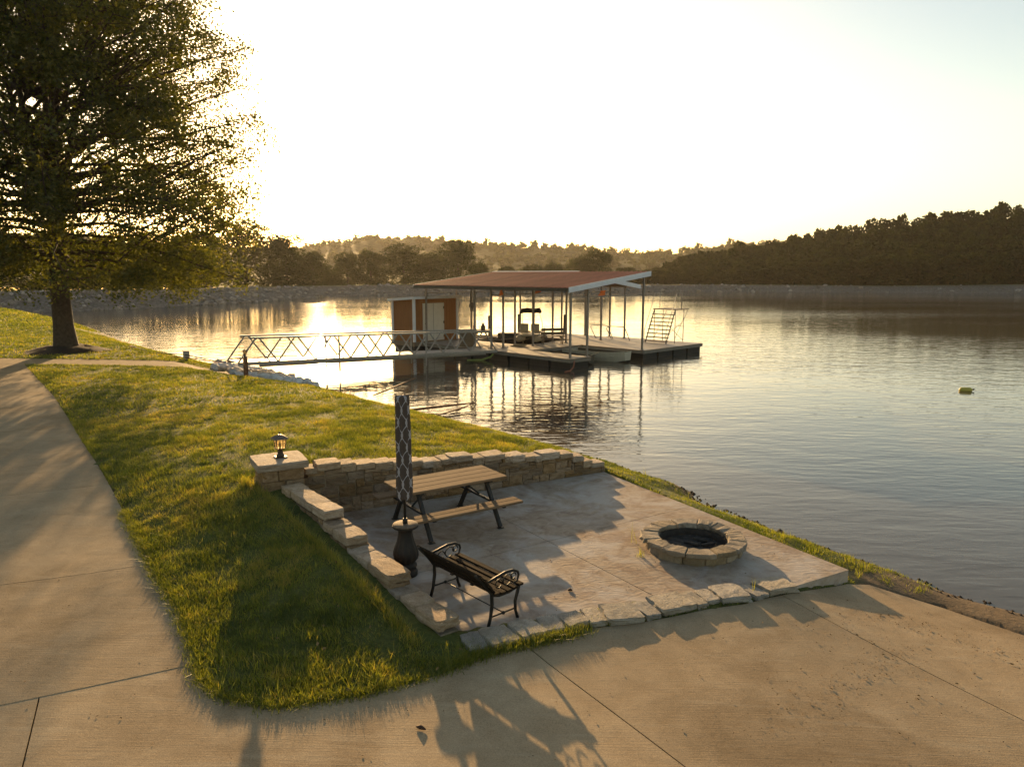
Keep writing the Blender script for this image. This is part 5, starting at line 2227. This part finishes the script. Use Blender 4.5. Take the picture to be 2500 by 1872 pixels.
# stairs climb along +a; width along b
for sb in (-0.70, 0.70):
    m = MB()
    m.bar(sw(-0.55, sb, 0.0), sw(0.28, sb, HT), 0.03, 0.07)
    m.build('stair_stringer', 'post_steel', tw)
    m = MB()
    m.tube([sw(-0.62, sb * 1.05, 0.0), sw(-0.62, sb * 1.05, 0.72), sw(0.36, sb * 1.05, HT + 0.95), sw(0.85, sb * 1.05, HT + 0.95), sw(0.85, sb * 1.05, HT)], 0.017, 6)
    m.build('handrail', 'galvanised', tw)
    for (p, q) in (((0.30, HT), (0.30, 0.0)), ((1.15, HT), (1.15, 0.0))):
        m = MB()
        m.tube([sw(p[0], sb, p[1]), sw(q[0], sb, q[1])], 0.022, 6)
        m.build('leg', 'post_steel', tw)
    m = MB()
    m.tube([sw(0.30, sb, 0.95), sw(1.15, sb, 0.95)], 0.015, 6)
    m.tube([sw(0.30, sb, 0.2), sw(1.15, sb, 1.4)], 0.013, 6)
    m.build('side_brace', 'post_steel', tw)
    m = MB()
    m.tube([sw(1.15, sb, 1.25), sw(1.55, sb, HT - 0.02)], 0.015, 6)
    m.build('bracket', 'post_steel', tw)
m = MB()
m.tube([sw(1.15, -0.70, 0.1), sw(1.15, 0.70, 1.2)], 0.013, 6)
m.tube([sw(1.15, 0.70, 0.1), sw(1.15, -0.70, 1.2)], 0.013, 6)
m.build('cross_brace', 'post_steel', tw)
m = MB()
m.box(sw(0.92, 0, HT + 0.025), (1.35, 1.55, 0.05), DA)
m.build('platform', 'dock_wood', tw)
for k in range(8):
    z = 0.12 + k * 0.212
    a = -0.55 + 0.83 * z / HT
    m = MB()
    m.box(sw(a, 0, z), (0.20, 1.44, 0.045), DA)
    m.build('tread', 'dock_wood', tw)

# swim ladder handrails
lad = thing('swim_ladder', 'curved metal handrails of the swim ladder at the back of the dock', 'ladder', tuple(dk(10.6, 0.4, DZ)))
for o_ in (0.0, 1.0):
    m = MB()
    P0 = lambda x, z: dk(9.6 - o_ * 0.2, -0.6 + o_ * 1.4 + x, DZ + z)
    m.tube([P0(-0.55, 0.0), P0(-0.95, 0.62), P0(-0.85, 0.78), P0(0.3, 0.78), P0(0.45, 0.70), P0(0.8, 0.0)], 0.022, 8)
    m.build('handrail', 'galvanised', lad)

# orange pennants, bird box, coil of rope, hoses, noodles
def pennant(p, w_, h_, lab, lean):
    m = MB()
    vs, fs = [], []
    for i in range(6):
        for j in range(4):
            u = i / 5
            v = j / 3
            q = Vector(p) + Vector((w_ * v + lean * u * h_ + 0.03 * math.sin(6 * u + 3 * v), 0.02 * math.sin(9 * v + 4 * u), -h_ * u * (1 - 0.25 * v)))
            vs.append(q)
    for i in range(5):
        for j in range(3):
            fs.append((i * 4 + j, i * 4 + j + 1, (i + 1) * 4 + j + 1, (i + 1) * 4 + j))
    n0 = len(vs)
    vs += [v + Vector((0, 0.006, 0)) for v in vs[:n0]]
    fs += [tuple(n0 + k for k in reversed(f)) for f in fs[:]]
    m.add(vs, fs, True)
    tag(m.build('pennant', 'flag_orange'), lab, 'flag', 'orange flags')


pennant(dk(0.62, -0.2, 3.60), 0.16, 0.36, 'orange flag hanging from the roof by the left front post', 0.0)
pennant(dk(3.3, -0.05, 3.72), 0.30, 0.40, 'orange flag hanging under the middle of the roof', -0.35)
pennant(dk(8.2, 0.3, 3.42), 0.34, 0.36, 'dark orange flag tied below the rear roof beam', -0.3)
bb = thing('bird_box', 'small pointed bird box hung on a dock post', 'bird box', tuple(dk(0.25, -1.98, 2.4)))
m = MB()
m.box(dk(0.25, -1.98, 2.52), (0.14, 0.12, 0.22), DA)
m.build('box', 'dock_wood', bb)
m = MB()
c = dk(0.25, -1.98, 2.63)
q = [c + db.to_3d() * y + da.to_3d() * x + Vector((0, 0, z)) for x in (-.1, .1) for y, z in ((-.13, 0), (.13, 0), (0, .26))]
m.add(q, [(0, 1, 2), (5, 4, 3), (0, 3, 4, 1), (1, 4, 5, 2), (2, 5, 3, 0)])
m.build('roof', 'dock_wood', bb)
m = MB()
pts = []
for k in range(90):
    t_ = k / 90 * 6.28 * 5
    rr = 0.22 + 0.14 * math.sin(k * 0.37)
    c = dk(2.2, -0.55, DZ + 0.02 + 0.02 * (k // 18))
    pts.append(c + Vector((rr * math.cos(t_) * 1.6, rr * math.sin(t_), 0.012 * math.sin(k))))
m.tube(pts, 0.016, 5)
tag(m.build('rope_coil', 'rope'), 'tangled coil of rope on the dock decking', 'rope')
m = MB()
m.tube([dk(0.0, 0.1, 0.42), dk(-0.25, 0.05, 0.18), dk(-0.6, -0.25, 0.03), dk(-1.2, -0.7, 0.02)], 0.05, 8)
tag(m.build('pool_noodle', 'noodle_green'), 'green foam noodle trailing from the dock corner into the water', 'foam noodle')
m = MB()
m.tube([dk(0.1, 5.42, 0.4), dk(-0.1, 5.55, 0.15), dk(-0.5, 5.7, 0.03), dk(-0.9, 5.75, 0.015)], 0.035, 8)
tag(m.build('mooring_line', 'hose_red'), 'reddish hose trailing from the front dock corner into the water', 'hose')
m = MB()
p0 = dk(3.0, 5.0, 0.45)
m.tube([dk(1.35, 4.6, 0.5), dk(2.2, 4.6, 0.42), dk(3.0, 4.5, 0.52)], 0.018, 6)
tag(m.build('mooring_line', 'rope'), 'rope tying the cream boat to the left dock finger', 'rope')

# dead branch in the shallows, washed-up board
m = MB()
m.tube([(-4.2, 22.6, 0.02), (-3.0, 22.9, 0.10), (-1.9, 23.3, 0.16), (-1.2, 23.5, 0.20)], [0.035, 0.045, 0.035, 0.02], 7)
m.tube([(-2.6, 21.9, 0.0), (-1.7, 22.8, 0.12), (-1.3, 23.45, 0.17)], [0.02, 0.03, 0.015], 6)
tag(m.build('driftwood', 'post_wood'), 'reddish forked branch lying in the shallow water by the lawn', 'driftwood')
m = MB()
m.tube([(-4.9, 25.2, 0.15), (-4.2, 26.1, 0.35), (-3.6, 26.8, 0.55)], [0.02, 0.03, 0.012], 6)
tag(m.build('driftwood', 'post_wood'), 'thin stick rising from the water behind the umbrella', 'driftwood')

# buoy
bx_, by_ = 17.2, 27.1
by = thing('buoy', 'small yellow marker float out on the lake', 'buoy', (bx_, by_, 0))
m = MB()
m.tube([(bx_ - 0.24, by_ + 0.05, 0.03), (bx_ - 0.18, by_ + 0.04, 0.05), (bx_ + 0.14, by_, 0.06), (bx_ + 0.22, by_ - 0.01, 0.05)], [0.04, 0.09, 0.09, 0.04], 12)
m.build('body', 'buoy_yellow', by)
m = MB()
m.tube([(bx_ + 0.22, by_, 0.06), (bx_ + 0.30, by_, 0.08)], 0.03, 8)
m.build('eyelet', 'boat_dark', by)

# ------------------------------------------------------------------ rock bank by the gangway, control box and cables
rb = thing('rock_bank', 'bank of pale broken rocks around the shore end of the gangway', 'rocks', (-10.5, 29.3, 0))
RK = [stone_proto('rock_mesh', 'white_rock', 90 + i, ico=True) for i in range(6)]
r3 = np.random.default_rng(15)
cnt = 0
tries = 0
while cnt < 290 and tries < 12000:
    tries += 1
    x, y = r3.uniform(-16.5, -7.2), r3.uniform(26.2, 35.5)
    s_ = float(shore_s([x], [y])[0])
    if not (-0.35 < s_ < 2.7):
        continue
    t_ = (x + y * -0.0)
    along = (Vector((x, y)) - Vector((-10.2, 30.4))).dot(Vector((-0.66, 0.75)))
    if not (-3.6 < along < 4.6):
        continue
    if in_poly([x], [y], BRANCH)[0]:
        continue
    lim = 2.7 - 0.45 * abs(along)
    if s_ > lim:
        continue
    sz = r3.uniform(0.18, 0.42)
    place('rock', RK[int(r3.integers(6))], rb, (x, y, max(gz(x, y), -0.03) + sz * 0.22 + 0.05), r3.uniform(0, 6.28), (sz * r3.uniform(.9, 1.5), sz, sz * r3.uniform(.6, .9)), (r3.uniform(-.4, .4), r3.uniform(-.4, .4)))
    cnt += 1
ex, ey = -14.0, 31.0
ebz = gz(ex, ey)
eb = thing('control_box', 'small grey utility box on the pale rocks left of the gangway', 'utility box', (ex, ey, ebz))
m = MB()
m.box((ex, ey, ebz + 0.27), (0.26, 0.2, 0.34), 0.4, bevel=0.01)
m.build('box', 'box_grey', eb)
m = MB()
m.box((ex, ey, ebz + 0.05), (0.08, 0.08, 0.3), 0.4)
m.build('stake', 'box_grey', eb)
for k in range(2):
    m = MB()
    m.tube([(ex - 4.2, ey + 3.4 + k * 0.1, gz(ex - 4.2, ey + 3.4) + 0.08), (ex - 2.0, ey + 1.2, ebz + 0.12 + k * 0.1), (ex, ey - 0.1, ebz + 0.16 + k * 0.12), (ex + 1.6, ey - 0.7 - k * 0.3, ebz + 0.02 + 0.1 * k), tuple(gp(0.5, 0.75, 0.02 + k * 0.05)), tuple(gp(3.0, 0.75, 0.0 + k * 0.05))], 0.02, 6)
    tag(m.build('cable', 'hose_red' if k == 0 else 'boat_dark'), ('reddish' if k == 0 else 'dark') + ' cable running over the bank from the box to the gangway', 'cable')


# ------------------------------------------------------------------ grass, weeds, litter
def visible(x, y, z, m=0.10):
    c_, s_ = math.cos(R(8.61)), math.sin(R(8.61))
    dz = z - EYE
    dep = y * c_ - dz * s_
    up = y * s_ + dz * c_
    ok = dep > 1
    u = x / np.maximum(dep, 0.1)
    v = up / np.maximum(dep, 0.1)
    return ok & (np.abs(u) < 0.706 + m) & (v > -0.529 - m) & (v < 0.6)


WALK_POLY = WALK_L + WALK_R[::-1]
dn = Vector((-(WALL_B[1] - WALL_A[1]), WALL_B[0] - WALL_A[0])).normalized()
WALLZONE = [(-0.55, 7.42), (-0.95, 7.42), (-4.02, 11.30), (-4.42, 11.75), (-4.05, 12.22), (-3.5, 12.14), (Bx[0] + dn.x * 0.40, Bx[1] + dn.y * 0.40), (Bx[0] + 0.08, Bx[1] - 0.02), (1.92, 14.50), (4.70, 9.54), (3.5, 8.85)]


def lawn_mask(x, y, s):
    ok = s > 0.12
    ok &= ~in_poly(x, y, DRIVE) & ~in_poly(x, y, WALK_POLY) & ~in_poly(x, y, BRANCH) & ~in_poly(x, y, WALLZONE)
    ok &= np.hypot(x - TREE_AT[0], y - TREE_AT[1]) > 1.6
    ok &= ~((x > 4.75) & (y < 9.9))
    al = (x + 10.2) * -0.66 + (y - 30.4) * 0.75
    ok &= ~((np.abs(al) < 4.4) & (x < -6.5) & (s < 2.4 - 0.45 * np.abs(al)))
    return ok


def blades(x, y, z, h, w_, tint, r, lean=0.5, tri=False):
    n = len(x)
    a = r.uniform(0, 6.283, n)
    ca, sa = np.cos(a), np.sin(a)
    la = r.uniform(0, 6.283, n)
    ln = np.abs(r.normal(0, lean, n)) * h
    base = np.c_[x, y, z - 0.01]
    side = np.c_[ca, sa, np.zeros(n)] * (w_ / 2)[:, None]
    tip = base + np.c_[np.cos(la) * ln, np.sin(la) * ln, h + 0.01]
    if tri:
        v = np.stack([base - side, base + side, tip], 1).reshape(-1, 3)
        f = np.arange(3 * n).reshape(-1, 3)
        return v, f, np.repeat(tint, 3)
    mid = base + np.c_[np.cos(la) * ln * 0.35, np.sin(la) * ln * 0.35, h * 0.58]
    v = np.stack([base - side, base + side, mid - side * 0.75, mid + side * 0.75, tip], 1).reshape(-1, 3)
    o = (np.arange(n) * 5)[:, None]
    f = np.concatenate([o + (0, 1, 3), o + (0, 3, 2), o + (2, 3, 4)], 1).reshape(-1, 3)
    return v, f, np.repeat(tint, 5)


def scatter(r, box, density, dmin, dmax):
    x0, x1, y0, y1 = box
    n = int((x1 - x0) * (y1 - y0) * density)
    x, y = r.uniform(x0, x1, n), r.uniform(y0, y1, n)
    d = np.hypot(x, y)
    k = (d >= dmin) & (d < dmax) & (np.abs(x) < y * 0.82 + 1)
    x, y = x[k], y[k]
    z, s = land_z(x, y)
    k = lawn_mask(x, y, s) & visible(x, y, z)
    return x[k], y[k], z[k] + 0.012, s[k]


def join_parts(parts):
    V, Fc, T = [], [], []
    o = 0
    for v, f, t in parts:
        V.append(v); Fc.append(f + o); T.append(t)
        o += len(v)
    return np.vstack(V), np.vstack(Fc), np.concatenate(T)


def grass_tint(x, y, r):
    t = 0.02 + 0.62 * vnoise(x, y, 0.26, 51) + 0.55 * (vnoise(x, y, 1.1, 52) - 0.42) + 0.3 * (vnoise(x, y, 0.09, 53) - 0.5) + r.normal(size=len(x)) * 0.16
    t = t - 0.22 * ((x > 1.6) & (y > 8)) + np.where(r.random(len(x)) < 0.05, 0.5, 0.0)
    return np.clip(t, 0, 1)


def build_grass():
    r = np.random.default_rng(99)
    parts = []
    for box, dens, d0, d1, hmin, hmax, w0, w1, tri in (
            ((-9, 6, 5.5, 13.2), 5200, 0, 13.2, 0.035, 0.085, 0.004, 0.008, False),
            ((-16, 4.5, 8, 20.5), 2300, 13.2, 20.5, 0.04, 0.085, 0.008, 0.014, True),
            ((-30, 3, 13, 34), 560, 20.5, 34, 0.045, 0.09, 0.018, 0.032, True),
            ((-46, -8, 25, 52), 170, 34, 56, 0.05, 0.10, 0.04, 0.06, True),
            ((-75, -30, 40, 82), 60, 56, 110, 0.07, 0.13, 0.09, 0.14, True)):
        x, y, z, s = scatter(r, box, dens, d0, d1)
        cl = vnoise(x, y, 0.22, 61) * 0.6 + vnoise(x, y, 0.75, 62) * 0.4
        keep = r.random(len(x)) < (0.1 + 1.35 * cl) * np.where((x > 1.4) & (y > 8), 0.6, 1.0)
        x, y, z, cl = x[keep], y[keep], z[keep], cl[keep]
        h = (hmin + (hmax - hmin) * r.random(len(x))) * (0.30 + 1.1 * cl) * np.where((x > 1.4) & (y > 8), 0.55, 1.0)
        parts.append(blades(x, y, z, h, r.uniform(w0, w1, len(x)), grass_tint(x, y, r), r, 0.75, tri))
    v, f, t = join_parts(parts)
    tag(link('lawn_grass', np_mesh('lawn_grass', v, f, 'grass_blade', t)), 'mown green grass of the lawn between walkway and lake', 'grass', kind='stuff')


build_grass()


def strip_points(r, pts, width, n):
    pts = np.array(pts, float)
    L = np.r_[0, np.cumsum(np.hypot(*np.diff(pts, axis=0).T))]
    s = r.uniform(0, L[-1], n)
    x = np.interp(s, L, pts[:, 0]) + r.normal(size=n) * width
    y = np.interp(s, L, pts[:, 1]) + r.normal(size=n) * width
    return x, y


def build_weeds():
    r = np.random.default_rng(123)
    parts = []

    def add(x, y, z, h0, h1, w0, w1, lean, t0, t1, clump=None):
        n = len(x)
        h = r.uniform(h0, h1, n)
        parts.append(blades(x, y, z, h, r.uniform(w0, w1, n), r.uniform(t0, t1, n), r, lean))
    # long dry grass along the lawn side of the left wall
    x, y = strip_points(r, [(-1.05, 7.35), (-2.2, 8.95), (-3.95, 11.15), (-4.5, 11.75)], 0.05, 3000)
    z = land_z(x, y)[0]
    k = ~in_poly(x, y, WALLZONE)
    add(x[k], y[k], z[k], 0.06, 0.19, 0.003, 0.006, 0.6, 0.45, 1.0)
    # behind the far wall
    x, y = strip_points(r, [(-3.4, 12.3), (-1.5, 13.3), (0.4, 14.35), (1.7, 15.05)], 0.06, 3200)
    z = land_z(x, y)[0]
    k = ~in_poly(x, y, WALLZONE)
    add(x[k], y[k], z[k], 0.05, 0.14, 0.004, 0.008, 0.6, 0.3, 1.0)
    # front corner and foot of the edging stones
    x, y = strip_points(r, [(-0.72, 6.98), (-0.35, 7.26), (0.1, 7.46), (0.55, 7.64), (0.95, 7.82)], 0.055, 4600)
    z = land_z(x, y)[0]
    taper = r.random(len(x)) < np.interp(x, [-0.8, 0.4, 1.0], [1, 1, 0.15])
    x, y, z = x[taper], y[taper], z[taper]
    add(x, y, z, 0.04, 0.13, 0.004, 0.008, 0.8, 0.15, 0.75)
    # ragged lawn edge over the concrete
    edge = WALK_R[::-1][3:] + [(-3.08, 6.65), (-2.78, 6.37), (-2.2, 6.22), (-1.45, 6.45), (-0.75, 6.86), (-0.45, 7.16)]
    x, y = strip_points(r, edge, 0.045, 9000)
    z = land_z(x, y)[0]
    add(x, y, z, 0.03, 0.095, 0.004, 0.008, 1.1, 0.05, 0.75)
    # shoreline strip beside the patio: tufts
    sp = np.array(SHORE[4:13])
    for k in range(260):
        i = r.integers(len(sp) - 1)
        t = r.random()
        p = sp[i] * (1 - t) + sp[i + 1] * t
        off = r.uniform(0.1, 0.75)
        q = p + np.array([-0.85, -0.5]) * off
        if in_poly([q[0]], [q[1]], WALLZONE)[0]:
            continue
        n = int(r.integers(10, 28))
        x, y = q[0] + r.normal(size=n) * 0.05, q[1] + r.normal(size=n) * 0.05
        z = np.maximum(land_z(x, y)[0], 0.0)
        add(x, y, z, 0.03, 0.085, 0.005, 0.010, 0.8, 0.0, 0.7)
    # single taller weeds
    for (wx, wy, n, h) in ((1.83, 10.55, 5, .36), (1.86, 10.05, 12, .16), (1.84, 9.95, 10, .14), (3.1, 8.78, 6, .26), (3.35, 10.95, 7, .18), (-0.68, 7.22, 7, .24), (-0.55, 7.34, 6, .2), (2.9, 15.3, 14, .22), (5.05, 9.95, 30, .2), (5.0, 10.2, 26, .18), (4.9, 9.75, 22, .16), (4.55, 10.45, 18, .17), (4.3, 10.9, 14, .2)):
        x, y = wx + r.normal(size=n) * 0.035, wy + r.normal(size=n) * 0.035
        z = np.full(n, PATIO_Z) if in_poly([wx], [wy], PATIO)[0] else np.maximum(land_z(x, y)[0], 0)
        add(x, y, z, h * 0.5, h, 0.004, 0.008, 0.35, 0.3, 0.8)
    # tufts in the front lawn
    for k in range(240):
        wx, wy = r.uniform(-6, -0.8), r.uniform(6.3, 12)
        z0, s0 = land_z([wx], [wy])
        if not lawn_mask(np.array([wx]), np.array([wy]), s0)[0]:
            continue
        n = int(r.integers(8, 22))
        x, y = wx + r.normal(size=n) * 0.05, wy + r.normal(size=n) * 0.05
        z = land_z(x, y)[0]
        kk = lawn_mask(x, y, np.ones(n))
        add(x[kk], y[kk], z[kk], 0.06, 0.15, 0.005, 0.011, 0.7, 0.15, 0.9)
    v, f, t = join_parts(parts)
    tag(link('weeds', np_mesh('weeds', v, f, 'grass_blade', t)), 'longer weeds and dry grass along walls, edging and lake shore', 'weeds', kind='stuff')


build_weeds()


def build_litter():
    r = np.random.default_rng(77)
    c, sz = [], []
    # band of dry clippings and washed-up bits on the ramp
    for (x0, y0, x1, y1, wd, n) in ((2.4, 6.1, 4.4, 7.6, 0.16, 420), (4.4, 8.6, 6.0, 7.5, 0.22, 360), (3.5, 7.9, 4.6, 8.6, 0.25, 120), (2.9, 6.5, 5.2, 7.4, 0.45, 200)):
        t = r.random(n)
        x, y = x0 + (x1 - x0) * t + r.normal(size=n) * wd, y0 + (y1 - y0) * t + r.normal(size=n) * wd
        c.append(np.c_[x, y]); sz.append(r.uniform(0.005, 0.017, n) * (1 + (r.random(n) < 0.08) * 1.0))
    n = 420
    c.append(np.c_[r.uniform(-6, 6, n), r.uniform(5, 10, n)]); sz.append(r.uniform(0.006, 0.022, n))
    n = 90
    c.append(np.c_[r.uniform(-3, 4.4, n), r.uniform(8.3, 13.5, n)]); sz.append(r.uniform(0.006, 0.02, n))
    c = np.vstack(c); sz = np.concatenate(sz)
    pat = in_poly(c[:, 0], c[:, 1], PATIO)
    ok = pat | in_poly(c[:, 0], c[:, 1], DRIVE) | in_poly(c[:, 0], c[:, 1], WALK_POLY)
    c, sz, pat = c[ok], sz[ok], pat[ok]
    z = np.where(pat, PATIO_Z + 0.008, land_z(c[:, 0], c[:, 1])[0] + 0.014)
    v, f = quads_from(np.c_[c, z], sz * 1.4, r, 0.93, 0.45)
    v[:, 2] += 0.0
    tag(link('dry_litter', np_mesh('dry_litter', v, f, 'litter')), 'scattered dry clippings and leaf bits on the concrete', 'litter', kind='stuff')
    # shore clods
    sp = np.array(SHORE[3:14])
    P = stone_proto('clod', 'mulch', 5, ico=True)
    pv = np.array([q.co[:] for q in P.vertices]); pf = np.array([q.vertices[:] for q in P.polygons])
    V, Fc = [], []
    o = 0
    for k in range(900):
        i = r.integers(len(sp) - 1)
        if i < 2 and r.random() < 0.75:
            continue
        t = r.random()
        p = sp[i] * (1 - t) + sp[i + 1] * t + np.array([-0.85, -0.5]) * r.uniform(-0.12, 0.30)
        s_ = r.uniform(0.02, 0.075)
        z = max(gz(p[0], p[1]), 0.0)
        V.append(pv * (s_ * 1.3, s_, s_ * 0.8) + (p[0], p[1], z + s_ * 0.1)); Fc.append(pf + o); o += len(pv)
    tag(link('shore_clods', np_mesh('shore_clods', np.vstack(V), np.vstack(Fc), 'mulch')), 'dark clods and pebbles along the waterline beside the patio', 'soil', kind='stuff')
    bpy.data.meshes.remove(P)


build_litter()


def build_fallen_leaves():
    r = np.random.default_rng(12)
    x, y = r.uniform(-14, 1, 900), r.uniform(6.3, 22, 900)
    z, s_ = land_z(x, y)
    k = lawn_mask(x, y, s_) & visible(x, y, z)
    x, y, z = x[k][:260], y[k][:260], z[k][:260]
    v, f = quads_from(np.c_[x, y, z + 0.055], r.uniform(0.03, 0.06, len(x)), r, 0.6, 0.6)
    tag(link('fallen_leaves', np_mesh('fallen_leaves', v, f, 'litter')), 'dry fallen leaves scattered over the lawn', 'leaves', kind='stuff')


build_fallen_leaves()
m = MB()
m.tube([(-0.86, 5.98, gz(-0.86, 5.98) + 0.02), (-0.82, 5.96, gz(-0.86, 5.98) + 0.03), (-0.77, 5.94, gz(-0.86, 5.98) + 0.018)], [0.008, 0.022, 0.006], 6)
tag(m.build('dead_leaf', 'dead_leaf'), 'dark curled dead leaf on the driveway below the lawn corner', 'leaf')
m = MB()
m.tube([(0.72, 8.86, PATIO_Z + 0.012), (0.75, 8.86, PATIO_Z + 0.02), (0.78, 8.85, PATIO_Z + 0.012)], [0.01, 0.02, 0.01], 6)
tag(m.build('dead_leaf', 'dead_leaf'), 'small brown clump lying on the patio in front of the bench', 'leaf')

# ------------------------------------------------------------------ summer haze over the lake
hz = MB()
hz.hexa([(-1000, -60, -2.6), (1300, -60, -2.6), (1300, 1060, -2.6), (-1000, 1060, -2.6), (-1000, -60, 72), (1300, -60, 72), (1300, 1060, 72), (-1000, 1060, 72)])
t = NT('haze_air')
pv = t.n('VolumePrincipled')
pv.inputs['Color'].default_value = (1.0, 0.94, 0.84, 1)
pv.inputs['Density'].default_value = 0.00009
pv.inputs['Anisotropy'].default_value = 0.5
t.l(pv.outputs[0], t.out.inputs['Volume'])
tag(hz.build('haze', 'haze_air'), kind='stuff')
